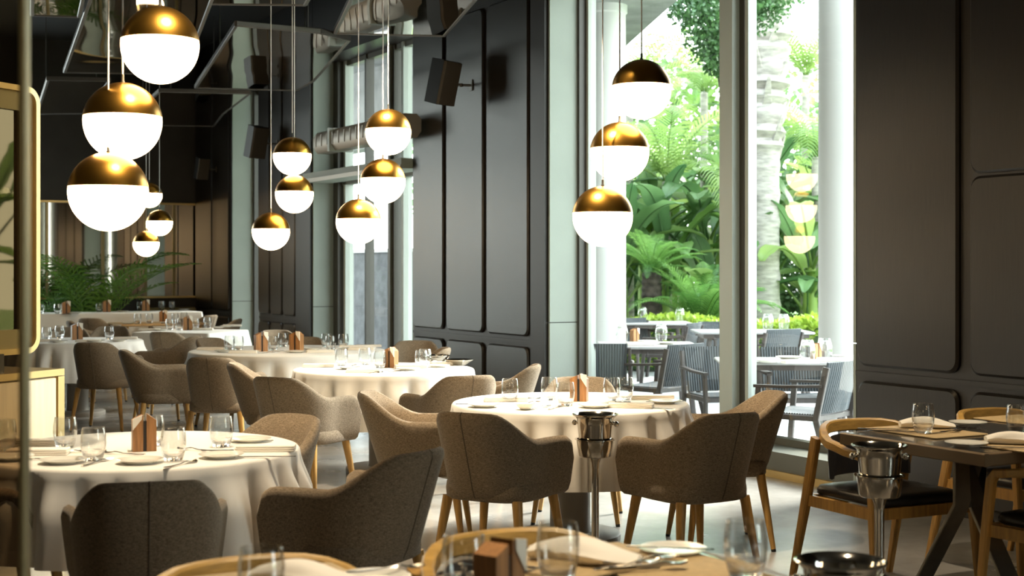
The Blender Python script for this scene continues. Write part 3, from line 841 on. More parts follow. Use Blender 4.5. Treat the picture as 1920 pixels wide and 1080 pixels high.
tub(1008, 684, (-1.0, 0.12), 'tweed tub chair with raised pale back edge, beside the broad panelled pier', nick=('C', 'chair at the pier'))
tub(508, 708, (0.48, 0.88), 'tweed tub chair with a sunlit right arm, back turned before the steel dish table', nick=('C', 'chair with sunlit arm'))
tub(432, 681, (0.95, 0.15), 'tweed tub chair with a bright inner back, at the side of the steel dish table', nick=('C', 'chair with bright inner back'))
tub(780, 639, (0.0, -1.0), 'rounded brown tub chair facing the room below the broad panelled pier', nick=('C', 'rounded brown chair'))
tub(840, 652, (-1.0, -0.1), 'narrow looking tub chair seen edge-on beside the far ice bucket')
tub(390, 671, D, 'tweed tub chair with its back turned, before the large two-holder table')
tub(228, 657, (0.9, 0.25), 'brown tub chair in side view, its arm facing the large two-holder table')
tub(170, 643, (0.12, 1.0), 'tub chair with a pale back seam, back turned before the disc based table')
tub(570, 632, D, 'low showing tub chair behind the large two-holder table')
tub(385, 634, (0.8, -0.5), 'tub chair peeping over the far left rim of the large two-holder table')
tub(512, 619, (0.6, -0.7), 'pale sunlit tub chair before the narrow panelled pier')
tub(302, 623, (0.35, 0.93), 'grey brown tub chair with its back turned before the square clothed table')
tub(372, 630, (-1.0, 0.1), 'tub chair with a curved near arm between the disc based table and the square table')
tub(128, 614, F, 'dark tub chair across the disc based table, beside its card holder')
tub(212, 612, F, 'pale tub chair across the disc based table, beside its water glass')
tub(450, 598, (-1.0, -0.05), 'dark brown tub chair at the sage reveal side of the square clothed table', base=0.0)
tub(166, 597, (0.25, 1.0), 'grey tub chair with a back seam before the long buffet table')
tub(128, 602, (0.9, 0.3), 'tub chair turned sideways before the long buffet table')
tub(256, 592, (0.2, -1.0), 'dark tub chair behind the bare tan wooden table, on the palm side')
tub(330, 590, (0.0, -1.0), 'dark tub chair behind the bare tan wooden table, on the window side')
tub(400, 591, (-0.9, 0.3), 'light grey tub chair at the end of the long buffet table')

# ------------------------------------------------------------------ oak armchairs with dark tables
def rail_chair(x, y, rz, label): return spawn(RAILCH, 'oak_armchair', label, 'chair', (x, y, 0), rz)
rail_chair(4.63, 4.88, PI-0.05, 'honey oak armchair with black seat beside the tall window, behind the dark glossy table')
rail_chair(5.57, 4.95, PI, 'honey oak armchair tucked between the dark glossy table and the panelled wall')
rail_chair(4.80, 3.96, 0.05, 'honey oak armchair with black seat on the near side of the dark glossy table')
rail_chair(5.70, 3.94, 0, 'honey oak armchair beside the panelled wall, on the near side of the dark glossy table')
rail_chair(1.10, 3.145, PI+0.03, 'honey oak armchair at the front table, before the tweed chair with back squarely turned')
rail_chair(1.815, 3.16, PI-0.03, 'honey oak armchair at the front table, before the slim bucket stand')

def dark_table(name, label, x0, x1, y0, y1, posts):
    t = thing(name, label, 'table', ((x0+x1)/2, (y0+y1)/2, 0))
    w, d = x1-x0, y1-y0
    obj('glossy_top', MB().box((0,0,0.7465), (w-0.05, d-0.05, 0.007)).mesh('glossy_top', 'dark_tabletop'), t)
    e = MB()
    e.tube([(-w/2+0.013, -d/2, 0.724), (-w/2+0.013, d/2, 0.724)], 0, flat=(0.026, 0.052)); e.tube([(w/2-0.013, -d/2, 0.724), (w/2-0.013, d/2, 0.724)], 0, flat=(0.026, 0.052))
    e.tube([(-w/2+0.026, -d/2+0.013, 0.724), (w/2-0.026, -d/2+0.013, 0.724)], 0, flat=(0.026, 0.052)); e.tube([(-w/2+0.026, d/2-0.013, 0.724), (w/2-0.026, d/2-0.013, 0.724)], 0, flat=(0.026, 0.052))
    obj('edge_band', e.mesh('edge_band', 'table_edge'), t)
    obj('underside', MB().box((0,0,0.722), (w-0.056, d-0.056, 0.04)).mesh('underside', 'menu_dark'), t)
    for px in posts:
        lx = px-(x0+x1)/2
        for s in (-1, 1):
            obj('leg', MB().tube([(lx, s*0.045, 0.70), (lx, s*0.045, 0.46), (lx, s*0.33, 0.0)], 0, flat=(0.10, 0.016)).mesh('leg', 'table_metal'), t)
    return t
dark_table('dark_table', 'dark glossy table with bent steel legs along the panelled wall', 4.30, 6.10, 4.00, 4.83, (4.66, 5.7))
dark_table('dark_table', 'dark glossy front table carrying a rumpled napkin and a card holder', 0.60, 2.20, 2.22, 3.05, (0.9, 1.95))

# ------------------------------------------------------------------ ice buckets
p = atd(1116, 0, 6.93); bucket_on_stand(p, -0.35-TH, 'polished ice bucket before the cream lit cloth, between two dark tub chairs', 'slim steel bucket stand between two dark tub chairs')
p = atd(1649, 0, 5.72); bucket_on_stand(p, -0.1-TH, 'polished ice bucket beside the dark glossy table along the panelled wall', 'steel bucket stand beside the oak armchair and the panelled wall table')
p = atd(1576, 0, 3.46); bucket_on_stand(p, -TH, 'blurred ice bucket beside the front table, cropped by the picture edge', 'bucket stand at the end of the front table, hidden under its bucket')
p = atd(818, 0, 11.6); bucket_on_stand(p, 0.3, 'small far ice bucket behind the steel dish table, next to an edge-on chair', 'bucket stand behind the steel dish table')

# ------------------------------------------------------------------ table settings
SHORT = {'A': 'the cabinet-side table', 'B': 'the cream lit table', 'C': 'the steel dish table'}
def before(label, key, px, py, z):
    """tells settings apart by the chair they are laid for"""
    if key not in SHORT: return label
    p = atz(px, py, z)
    nk = min(NICK[key], key=lambda q: (q[0].x-p.x)**2 + (q[0].y-p.y)**2)[1]
    return label.split(' on ')[0] + ' on ' + SHORT[key] + ', before the ' + nk
def put(me, name, label, cat, group, px, py, rz=0.0, z=TOPZ, scale=None, flip=False, tilt=0.0):
    p = atz(px, py, z)
    o = obj(name, me, None, (p.x, p.y, z), (tilt, 0, rz-TH), scale)
    if flip: o.rotation_euler = (PI, 0, rz); o.location.z = z + 0.1125*(scale or 1)
    return tag(o, label, cat, group)
NEAR = {'A': ('the table beside the pale oak cabinet'), 'B': ('the cream lit table behind the slim bucket stand'),
        'C': ('the round table with the steel dish'), 'D': ('the large round table with two card holders')}
def glasses(key, spots, where=None, z=TOPZ, scale=1.0, flip=False):
    where = where or NEAR[key]
    for px, py in spots:
        put(TUMBLER, 'water_glass', before(('upturned water glass on ' if flip else 'clear water glass on ')+where, key, px, py, z), 'glass', 'water glasses on '+where, px, py, random.random()*3, z, scale, flip)
def plates(key, spots, where=None, z=TOPZ, scale=1.0):
    where = where or NEAR[key]
    for px, py in spots: put(PLATE, 'bread_plate', before('small cream bread plate on '+where, key, px, py, z), 'plate', 'bread plates on '+where, px, py, random.random(), z, scale)
def napkins(key, spots, where=None, z=TOPZ, scale=1.0):
    where = where or NEAR[key]
    for px, py, a in spots: put(NAPKIN, 'folded_napkin', before('flat folded linen napkin on '+where, key, px, py, z), 'napkin', 'folded napkins on '+where, px, py, a, z, scale)
def cutl(key, spots, where=None, z=TOPZ):
    where = where or NEAR[key]
    for kind, px, py, a in spots:
        me, nm = {'f': (FORK, 'fork'), 'k': (KNIFE, 'knife'), 's': (SPOON, 'spoon')}[kind]
        put(me, nm, before('steel %s laid on %s' % (nm, where), key, px, py, z), nm, '%s laid on %s' % ({'fork': 'forks', 'knife': 'knives', 'spoon': 'spoons'}[nm], where), px, py, a, z, 1.0)
def menu(px, py, label, rz=0.0, z=TOPZ, scale=1.0, side=1):
    p = atz(px, py, z); spawn(MENUS[side], 'card_holder', label, 'card holder', (p.x, p.y, z), rz-TH, scale=scale)

GZ = 1.12
glasses('A', [(122,840), (175,864), (325,864), (415,838), (286,836), (8,846)], scale=GZ)
plates('A', [(118,868), (415,858), (470,828), (262,868), (20,862)])
napkins('A', [(497,845,0.05), (55,834,0.0), (70,852,0.1)])
cutl('A', [('f',182,868,1.3), ('k',430,846,0.1), ('s',372,845,2.7), ('f',232,852,2.8), ('k',60,862,0.05), ('f',120,850,0.6), ('s',338,872,1.2), ('k',500,858,0.06), ('k',462,829,0.25), ('f',150,850,0.3)])
menu(270, 845, 'wooden card holder on the table beside the pale oak cabinet', 0.35, scale=1.0, side=-1)

glasses('B', [(956,753), (1030,750), (1061,761), (1147,751), (1172,750)], scale=GZ)
plates('B', [(908,763), (1114,764), (1246,756), (975,746)])
napkins('B', [(948,752,0.1), (1182,764,-0.25), (1222,748,0.08)])
cutl('B', [('k',893,759,0.0), ('s',985,750,0.6), ('f',1012,765,1.0), ('k',1230,767,-0.5), ('f',1150,757,0.4), ('s',1040,765,1.2), ('k',1248,754,0.15), ('f',990,757,0.9), ('s',1185,757,2.6)])
put(BOWL, 'small_bowl', 'small porcelain bowl on the cream lit table', 'bowl', None, 985, 768)
menu(1086, 752, 'wooden card holder on the cream lit table, near the tall garden window', -0.25, scale=1.0)

glasses('C', [(640,686), (684,684), (712,690), (790,689), (797,686)], scale=GZ)
plates('C', [(655,692), (765,694), (822,688), (697,697)])
napkins('C', [(598,688,0.0), (770,690,0.2), (836,684,0.1), (680,698,0.1)])
cutl('C', [('f',660,687,0.9), ('s',672,684,0.4), ('k',735,694,0.8), ('f',750,697,0.6), ('s',700,700,1.0), ('k',752,686,0.3)])
menu(733, 689, 'wooden card holder on the round table with the steel dish', -0.5, scale=1.0)
put(STEEL_DISH, 'steel_dish', 'shallow steel dish at the rim of a round clothed table', 'dish', None, 862, 684)

glasses('D', [(430,656), (447,657), (512,657), (531,650), (612,651), (620,656), (644,652)], scale=GZ)
plates('D', [(420,660), (470,661), (555,661), (585,656), (650,655)])
napkins('D', [(395,656,0.0), (455,662,0.1), (600,661,0.2), (660,652,0.1), (690,651,0.3), (678,656,-0.1)])
cutl('D', [('f',500,662,0.9), ('k',575,660,0.5), ('s',522,660,0.7)])
menu(489, 659, 'wooden card holder on the large round table, before the pale sunlit chair', 0.5, scale=1.15)
menu(556, 658, 'wooden card holder on the large round table, before the low showing chair', -0.4, scale=1.15)

WF, WE, WG, WH = 'the disc based round table', 'the square clothed table', 'the long buffet table', 'the bare tan wooden table'
glasses('F', [(88,637), (205,636), (112,634)], WF, scale=1.15); plates('F', [(110,642), (222,640), (180,641)], WF); napkins('F', [(90,640,0.1), (235,636,0.2), (165,641,0.1)], WF)
menu(144, 637, 'wooden card holder on the disc based round table', 0.5, scale=1.15)
glasses('E', [(318,618.5), (340,617), (336,619), (366,617), (389,615)], WE, scale=1.15); plates('E', [(300,620), (410,615), (425,613)], WE); napkins('E', [(435,612,0.2), (280,620,0.1), (380,619,0.1)], WE)
menu(352, 619, 'wooden card holder on the square clothed table', 0.3, scale=1.15)
zg, zh = GH+0.001, TZ+0.001
glasses('G', [(108,588), (76,588), (186,585), (262,582.5), (303,581), (323,581)], WG, zg, 1.15)
menu(124, 588, 'wooden card holder on the long buffet table, at the palm', 0.4, zg, 1.15); menu(200, 585, 'wooden card holder in the middle of the long buffet table', 0.4, zg, 1.15); menu(273, 583, 'wooden card holder on the window end of the long buffet table', 0.4, zg, 1.1)
plates('G', [(140,588), (230,584.5), (345,581)], WG, zg)
glasses('H', [(258,607), (280,606), (345,604), (328,606)], WH, zh, 1.15)
plates('H', [(240,607), (310,606)], WH, zh)
menu(306, 604, 'wooden card holder on the bare tan wooden table', 0.2, zh, 1.1)

# dark tables
PM = MB().bbox((0,0,0.003), (0.44, 0.32, 0.006), 0.012).mesh('placemat', 'placemat')
ZJ = 0.7505
WJ, WK = 'the dark glossy table along the panelled wall', 'the dark glossy front table'
def mat_at(px, py, label, rz=0.0):
    p = atz(px, py, ZJ); return tag(obj('placemat', PM, None, (p.x, p.y, ZJ), (0,0,rz)), label, 'placemat')
mat_at(1735, 810, 'tan placemat on the wall side table, under a water glass and napkin', PI/2)
mat_at(1925, 838, 'tan placemat at the near rim of the wall side table', PI/2)
mat_at(1935, 790, 'tan placemat on the wall side table, beside the panelled wall', PI/2)
mat_at(1085, 1056, 'tan placemat under the rumpled napkin on the front table', 0)
mat_at(500, 1100, 'tan placemat at the armchair end of the front table', 0)
mat_at(1290, 1078, 'tan placemat at the bucket end of the front table', PI/2)
ZP = ZJ + 0.0065
glasses('J', [(1731,812), (1908,814)], WJ, ZP, 1.15)
put(SOFT_NAPKIN, 'rumpled_napkin', 'peach rumpled napkin behind the glass on the wall side table', 'napkin', None, 1738, 802, -0.1, ZP)
put(SOFT_NAPKIN, 'rumpled_napkin', 'rumpled napkin at the near rim of the wall side table', 'napkin', None, 1905, 832, -0.15, ZP)
plates('J', [(1812,836)], 'the near rim of the wall side table', ZJ); plates('J', [(1815,797)], 'the wall side table behind the rumpled napkin', ZP)
cutl('J', [('k',1655,806,-0.2), ('k',1675,810,-0.2), ('f',1770,812,0.5), ('s',1790,808,0.6), ('f',1785,803,-0.4), ('k',1870,840,-0.25), ('f',1835,825,0.3), ('s',1850,826,0.5)], WJ, ZP)
glasses('K', [(1046,1088), (870,1116), (490,1146), (1398,1084)], WK, ZP, 1.2)
put(SOFT_NAPKIN, 'rumpled_napkin', 'big rumpled napkin behind the blurred glass on the front table', 'napkin', None, 1098, 1052, -0.35, ZP, 1.15)
put(SOFT_NAPKIN, 'rumpled_napkin', 'rumpled napkin before the armchair at the left end of the front table', 'napkin', None, 570, 1092, -0.2, ZP)
plates('K', [(1262,1038)], 'the front table near the bucket', ZJ, 1.0); plates('K', [(700,1092)], 'the front table near the armchair', ZJ)
cutl('K', [('k',1255,1030,-0.2), ('f',1200,1052,0.4), ('s',1175,1062,0.6), ('k',950,1062,-0.5), ('f',930,1068,-0.5), ('f',720,1070,0.4), ('s',1215,1062,0.3)], WK, ZP+0.012)
menu(936, 1150, 'blurred wooden card holder on the front table', 0.9, ZJ, 1.05)

# ================================================================== PENDANT GLOBES
RG = 0.1575
def pendant_meshes():
    zb = 0.13*RG
    cap = [(math.sqrt(max(1e-6, (RG+0.002)**2 - z*z)), z) for z in [zb + (RG+0.002-zb)*math.sin(PI/2*i/14) for i in range(15)]]
    cap[-1] = (0.0008, RG+0.002)
    cap = [(cap[0][0]-0.006, zb)] + cap
    cm = MB().lathe(cap, 40).mesh('brass_cap', 'brass', 60)
    gl = [(math.sqrt(max(1e-7, RG*RG - z*z)), z) for z in [zb-0.001 - (RG+zb-0.001)*math.sin(PI/2*i/16) for i in range(17)]]
    gl[-1] = (0.0008, -RG)
    gm = MB().lathe(gl, 40).mesh('opal_globe', 'globe_opal', 60)
    nip = MB().lathe([(0.009,RG-0.002), (0.009,RG+0.006), (0.006,RG+0.010), (0.006,RG+0.034), (0.004,RG+0.036)], 12).mesh('cord_grip', 'frame_dark')
    return cm, gm, nip
CAPM, GLOBEM, NIPM = pendant_meshes()
def pendant(px, py, t, xyz, label, group):
    c = Vector(xyz) if xyz else atd(px, py, t)
    th_ = thing('globe_pendant', label, 'pendant lamp', c, 0, group)
    obj('opal_globe', GLOBEM, th_); obj('brass_cap', CAPM, th_); obj('cord_grip', NIPM, th_)
    obj('cord', MB().tube([(0,0,RG+0.03), (0,0,CEIL-c.z-0.03)], 0.0038, 8).mesh('cord', 'white_cord'), th_)
    obj('ceiling_rose', MB().lathe([(0.0008,0), (0.05,0), (0.055,0.008), (0.055,0.03), (0.0008,0.03)], 20, (0,0,CEIL-c.z-0.031)).mesh('ceiling_rose', 'frame_dark'), th_)
CL = [('over the table beside the pale oak cabinet', [(300,85,5.82), (230,228,5.82), (203,360,5.72)]),
      ('over the large two-holder table', [(548,293,11.8), (552,364,11.8), (508,434,11.9)]),
      ('over the round table with the steel dish', [(728,248,9.80), (718,340,9.98), (672,416,9.98)]),
      ('before the tall garden window', [(1203,168,7.57), (1162,285,7.62), (1130,406,7.43)]),
      ('near the far framed mirror', [(280,366,17.9), (299,418,17.4), (274,457,17.4)])]
CL += [('as added fill behind the photographer, left side', [(0,0,0,-1.7,-1.6,2.39), (0,0,0,-1.5,-1.4,2.08), (0,0,0,-1.75,-1.2,1.80)]),  # unseen lamp clusters added behind the camera to brighten the chair fronts
       ('as added fill behind the photographer, panelled side', [(0,0,0,3.9,-0.6,2.39), (0,0,0,4.1,-0.4,2.08), (0,0,0,3.85,-0.2,1.80)])]
for where, l in CL:
    for i, (px, py, t, *xyz) in enumerate(l):
        pendant(px, py, t, xyz, ('highest', 'middle', 'lowest')[i] + ' of three brass capped globe lamps hanging ' + where, 'globe lamps')

# small suspended downlights (mostly above the picture)
def downlight(x, y, z, tx, ty, w, label, ang=55):
    t = thing('suspended_spotlight', label, 'spotlight', (x, y, z), 0, 'suspended spotlights')
    obj('housing', MB().lathe([(0.034,0.0), (0.040,0.0), (0.040,0.13), (0.012,0.14), (0.0008,0.14)], 18).mesh('housing', 'speaker_black'), t)
    obj('rod', MB().tube([(0,0,0.14), (0,0,CEIL-z)], 0.006, 6).mesh('rod', 'speaker_black'), t)
    ld = bpy.data.lights.new('spot_light', 'SPOT'); ld.energy = w; ld.color = (1.0, 0.83, 0.60); ld.spot_size = R(ang); ld.spot_blend = 0.6; ld.shadow_soft_size = 0.035
    lo = bpy.data.objects.new('spot_light', ld); COL.objects.link(lo); lo.parent = t; lo.location = (0, 0, -0.01)
    d = Vector((tx-x, ty-y, TZ-z)); lo.rotation_euler = d.to_track_quat('-Z', 'Y').to_euler()
downlight(A.x+0.2, A.y-0.5, 3.3, A.x, A.y, 200, 'suspended black spotlight over the table beside the cabinet')
downlight(B.x-0.5, B.y-0.4, 3.35, B.x, B.y, 340, 'suspended black spotlight over the cream lit table')
downlight(C.x-0.4, C.y-0.7, 3.5, C.x, C.y, 320, 'suspended black spotlight over the round table with the steel dish')
downlight(4.9, 4.2, 3.2, 5.0, 4.4, 130, 'suspended black spotlight over the wall side table')
downlight(1.6, 2.6, 3.2, 1.7, 2.8, 160, 'suspended black spotlight over the front table')

# ================================================================== WALL SPEAKERS
def speaker(px, py, yawdeg, label, x=VW-0.03, s=1.0):
    p = atx(px, py, x)
    t = thing('wall_speaker', label, 'speaker', p, 0, 'wall speakers')
    e = Euler((R(14), R(0), R(yawdeg)))
    Rm = e.to_matrix()
    off = Vector((-0.27, 0.06, 0.02))*s
    def box_part(name, sx0, sx1, y0, y1, h, mat):
        rings = []
        for yy, w in ((y0, sx0), (y1, sx1)):
            rings.append([Rm @ Vector((a*w/2*s, yy*s, b*h/2*s)) + off for a, b in ((-1,-1), (1,-1), (1,1), (-1,1))])
        return obj(name, MB().loft(rings, cap=True).mesh(name, mat), t)
    box_part('cabinet', 0.15, 0.24, 0.10, -0.08, 0.40, 'speaker_black')
    box_part('grille', 0.24, 0.22, -0.082, -0.105, 0.39, 'speaker_grille')
    br = MB().tube([(0, 0, 0), (-0.08*s, 0.03*s, 0), off*0.75], 0.012*s, 8); br.box((-0.006, 0, 0), (0.012, 0.06*s, 0.10*s))
    br.lathe([(0.0008,-0.02), (0.018,-0.015), (0.022,0), (0.018,0.015), (0.0008,0.02)], 10, (-0.09*s, 0.03*s, 0))
    obj('bracket', br.mesh('bracket', 'frame_dark'), t)
speaker(884, 160, 25, 'black wall speaker on a bracket on the broad panelled pier', s=1.08)
speaker(520, 270, 20, 'black wall speaker on the narrow panelled pier', s=1.05)
speaker(405, 318, 15, 'small black wall speaker in the far corner beside the framed mirror', s=0.8)

# ================================================================== HEATER AND DOOR CANOPY (second window)
hp = (VW-0.18)
h0, h1 = atx(608, 267, hp), atx(772, 240, hp)
ht_ = thing('tube_heater', 'ribbed grey tube heater over the glass door', 'heater', (hp, (h0.y+h1.y)/2, 2.98))
ln = abs(h0.y-h1.y)
bod = []
for yy in (-ln/2, ln/2):
    bod.append([(-0.14+x, yy, z) for x, z in ((0.0,-0.07), (0.05,-0.14), (0.20,-0.14), (0.25,-0.07), (0.25,0.06), (0.20,0.11), (0.05,0.11), (0.0,0.04))])
obj('casing', MB().loft(bod, cap=True).mesh('casing', 'alu'), ht_)
for k in range(14):
    yy = -ln/2 + ln*(k+0.5)/14
    obj('rib', MB().box((-0.143, yy, 0.0), (0.010, 0.02, 0.14)).mesh('rib', 'alu'), ht_)
for yy in (-ln*0.2, ln*0.28):
    obj('clamp_band', MB().box((-0.015, yy, -0.015), (0.30, 0.06, 0.27)).mesh('clamp_band', 'frame_light'), ht_)
c0 = atx(603, 325, VW-0.02)
cp = thing('door_canopy', 'flat sage canopy ledge below the tube heater', 'ledge', (VW+0.05, 15.4, 2.55))
obj('ledge_slab', MB().box((0,0,0.05), (0.36, 3.0, 0.11)).mesh('ledge_slab', 'sage_plaster'), cp)
obj('drip_edge', MB().box((-0.186,0,0.01), (0.012, 3.0, 0.05)).mesh('drip_edge', 'alu'), cp)

# ================================================================== FAR END: framed mirror, palm, bench
m0, m1 = aty(72, 375, END_Y-0.06), aty(388, 558, END_Y-0.06)
mz1, mz0 = m0.z, m1.z; mx0, mx1 = m0.x-0.9, m1.x
fm = thing('framed_mirror', 'wide smoked mirror in a gilt frame on the dark end wall', 'mirror', ((mx0+mx1)/2, END_Y-0.05, mz0))
def fpart(name, xa, xb, za, zb, y0, y1, mat):
    return obj(name, MB().span((xa-(mx0+mx1)/2, y0, za-mz0), (xb-(mx0+mx1)/2, y1, zb-mz0)).mesh(name, mat), fm)
cols = [mx0] + [aty(px, 400, END_Y).x for px in (87, 192, 272, 325)] + [mx1]
for i in range(len(cols)-1): fpart('mirror_pane', cols[i]+0.02, cols[i+1]-0.02, mz0+0.03, mz1-0.03, 0.03, 0.04, 'smoked_mirror')
for c_ in cols[1:-1]: fpart('frame_bar', c_-0.02, c_+0.02, mz0+0.02, mz1-0.02, 0.0, 0.035, 'bronze_frame')
fpart('frame_side', mx1-0.035, mx1, mz0, mz1, -0.03, 0.04, 'gold_frame'); fpart('frame_side', mx0, mx0+0.035, mz0, mz1, -0.03, 0.04, 'gold_frame')
fpart('frame_top', mx0, mx1, mz1-0.03, mz1, -0.03, 0.04, 'gold_frame'); fpart('frame_bottom', mx0, mx1, mz0, mz0+0.03, -0.03, 0.04, 'gold_frame')

bx0, bx1 = aty(300, 580, 21.2).x, aty(409, 580, 21.2).x
bn = thing('banquette_bench', 'olive banquette bench below the gilt mirror', 'bench', ((bx0+bx1)/2-0.2, 21.45, 0))
bw_ = bx1-bx0
obj('bench_seat', MB().bbox((0,-0.05,0.25), (bw_, 0.5, 0.40), 0.05).mesh('bench_seat', 'bench_olive'), bn)
obj('bench_back', MB().bbox((0,0.26,0.46), (bw_, 0.12, 0.82), 0.04).mesh('bench_back', 'bench_olive'), bn)

# ------------------------------------------------------------------ leaf meshes
def frond_mesh(name, mat, L=1.6, n=26, leaf=0.42, droop=0.7, width=0.03, vee=0.5, seed=0, rise=1.0):
    """pinnate frond: grows from the origin up and outwards along +x, arching over"""
    rnd = random.Random(seed)
    m = MB(); path = []
    a = 1.35*rise; x = z = 0.0; seg = L/n
    for i in range(n+1):
        path.append(Vector((x, 0, z))); x += math.cos(a)*seg; z += math.sin(a)*seg; a -= droop*2.0/n*(0.4+1.2*i/n)
    m.tube(path[::3] + [path[-1]], [0.012*(1-0.8*i/(n/3+1)) for i in range(len(path[::3])+1)], 5)
    for i in range(3, n):
        t = i/n; p = path[i]; d = (path[min(i+1, n)]-path[i-1]).normalized()
        up = Vector((-d.z, 0, d.x)); ll = leaf*(math.sin(PI*min(1, 0.12+t*0.9))**0.6)*rnd.uniform(0.88, 1.08)
        for s in (-1, 1):
            v = (Vector((0, s, 0))*0.85 + d*(0.45+0.5*t) + up*vee*rnd.uniform(0.6, 1.1)).normalized()
            w = d*width*0.5
            mid = p + v*ll*0.5; tip = p + v*ll + Vector((0, 0, -ll*0.28))
            m.add([p-w*0.5, p+w*0.5, mid+w, mid-w, tip], [(0,1,2,3), (3,2,4)])
    return m.raw(name, mat)
def paddle_mesh(name, mat, L=1.7, W=0.42, stalk=0.7, droop=0.9, seed=0):
    """banana style leaf: stalk plus broad blade with a folded midrib and torn wavy edge, grows along +x"""
    rnd = random.Random(seed); m = MB()
    n = 14; a = 1.35; x = z = 0.0
    path = []
    tot = stalk+L; seg = tot/(n+6)
    for i in range(n+7):
        path.append(Vector((x, 0, z))); x += math.cos(a)*seg; z += math.sin(a)*seg; a -= droop*2/(n+6)*(0.3+1.3*i/(n+6))
    m.tube(path, [0.030*(1-0.85*i/(n+6)) for i in range(n+7)], 6)
    i0 = int(stalk/seg); rows = []
    for i in range(i0, n+7):
        t = (i-i0)/(n+6-i0); p = path[i]; d = (path[min(i+1, n+6)]-path[i-1]).normalized(); up = Vector((-d.z, 0, d.x))
        w = W*(math.sin(PI*min(1, (t*0.93+0.05)))**0.55)*rnd.uniform(0.86, 1.06)
        row = []
        for k in (-1, -0.55, 0, 0.55, 1):
            row.append(p + Vector((0, k*w, 0)) + up*(abs(k)*w*0.38 - (0.30*w*max(0, abs(k)-0.55))) + up*rnd.uniform(-0.02, 0.02)*abs(k))
        rows.append(row)
    m.loft(rows, closed=False)
    return m.raw(name, mat)
def leaf_cloud(rnd, n, shape, size, droop=0.0):
    """n small leaves (bent quads) at points given by shape(rnd)"""
    m = MB(); V = []; Fc = []
    for _ in range(n):
        p = Vector(shape(rnd)); s = size*rnd.uniform(0.6, 1.25)
        d = Vector((rnd.gauss(0,1), rnd.gauss(0,1), rnd.gauss(0,0.6)-droop)).normalized()
        sd = d.cross(Vector((rnd.gauss(0,1), rnd.gauss(0,1), rnd.gauss(0,1)))).normalized()*s*0.32
        b = len(V)
        V += [tuple(p), tuple(p+d*s*0.5+sd), tuple(p+d*s), tuple(p+d*s*0.5-sd)]
        Fc.append((b, b+1, b+2, b+3))
    m.v = V; m.f = Fc
    return m

# indoor potted palm
pp = aty(172, 590, 20.75)
pl = thing('potted_palm', 'lush potted palm before the gilt framed mirror', 'plant', (pp.x, pp.y, 0))
obj('pot', MB().lathe([(0.0008,0.0), (0.16,0.0), (0.18,0.02), (0.24,0.45), (0.25,0.48), (0.22,0.48), (0.21,0.44), (0.0008,0.42)], 28).mesh('pot', 'planter'), pl)
IF = [frond_mesh('frond', 'leaf_indoor', 1.75, 26, 0.40, 0.55+0.25*k, 0.030, 0.25, 30+k, 0.98) for k in range(3)]
for k in range(22):
    obj('frond', IF[k % 3], pl, (random.uniform(-0.08, 0.08), random.uniform(-0.08, 0.08), 0.42), (0, random.uniform(-0.22, 0.14) if k % 3 else 0.3, 2*PI*k/22*3.0+random.uniform(-0.3, 0.3)), random.uniform(0.95, 1.22)*(0.72 if math.sin(2*PI*k/22*3.0) > 0.1 else 1.0))
pp2 = aty(95, 590, 21.0)
pl2 = thing('potted_palm', 'low potted palm beside the lush palm, next to the partition', 'plant', (pp2.x-0.25, pp2.y, 0))
obj('pot', MB().lathe([(0.0008,0.0), (0.14,0.0), (0.19,0.38), (0.17,0.38), (0.0008,0.35)], 24).mesh('pot', 'planter'), pl2)
for k in range(13): obj('frond', IF[k % 3], pl2, (0, 0, 0.35), (0, random.uniform(-0.1, 0.4), 2*PI*k/13+random.uniform(-0.3, 0.3)), random.uniform(0.55, 0.8))

# ================================================================== LEFT: cabinet, framed mirror on it, bronze partition
cdir = camdir(0.41, 1.0)
crn = atd(121, 0, 7.7); crn.z = 0
sv = Vector((-cdir.y, cdir.x, 0))                # away from the visible face
cl_, cd_, ch_ = 2.6, 0.5, 0.935
cc = crn - cdir*cl_/2 + sv*cd_/2
ca = math.atan2(cdir.y, cdir.x)
cb = thing('sideboard_cabinet', 'pale oak sideboard cabinet with a brass edge frame', 'cabinet', (cc.x, cc.y, 0), ca)
obj('body', MB().box((0, 0.01, 0.50), (cl_-0.04, cd_-0.03, 0.84)).mesh('body', 'pale_oak'), cb)
obj('top', MB().box((0, 0, ch_-0.018), (cl_, cd_, 0.036)).mesh('top', 'gold_frame'), cb)
obj('plinth', MB().box((0, 0.02, 0.04), (cl_-0.1, cd_-0.08, 0.08)).mesh('plinth', 'frame_dark'), cb)
for s in (-1, 1): obj('corner_post', MB().box((s*(cl_/2-0.025), -cd_/2+0.02, 0.455), (0.05, 0.04, 0.88)).mesh('corner_post', 'gold_frame'), cb)
for k in range(4):
    w_ = (cl_-0.14)/4
    dr = obj('door', MB().bbox((0,0,0), (w_-0.012, 0.80, 0.02), 0.004).xf(Matrix(((1,0,0,0),(0,0,1,0),(0,1,0,0),(0,0,0,1)))).mesh('door', 'pale_oak'), cb, (-cl_/2+0.07+w_*(k+0.5), -cd_/2+0.002, 0.49))
    obj('knob', MB().lathe([(0.0008,-0.008), (0.011,-0.006), (0.013,0), (0.011,0.006), (0.0008,0.008)], 12).mesh('knob', 'brass'), dr, ((0.5-(k % 2))*(w_-0.1), -0.016, 0.1))
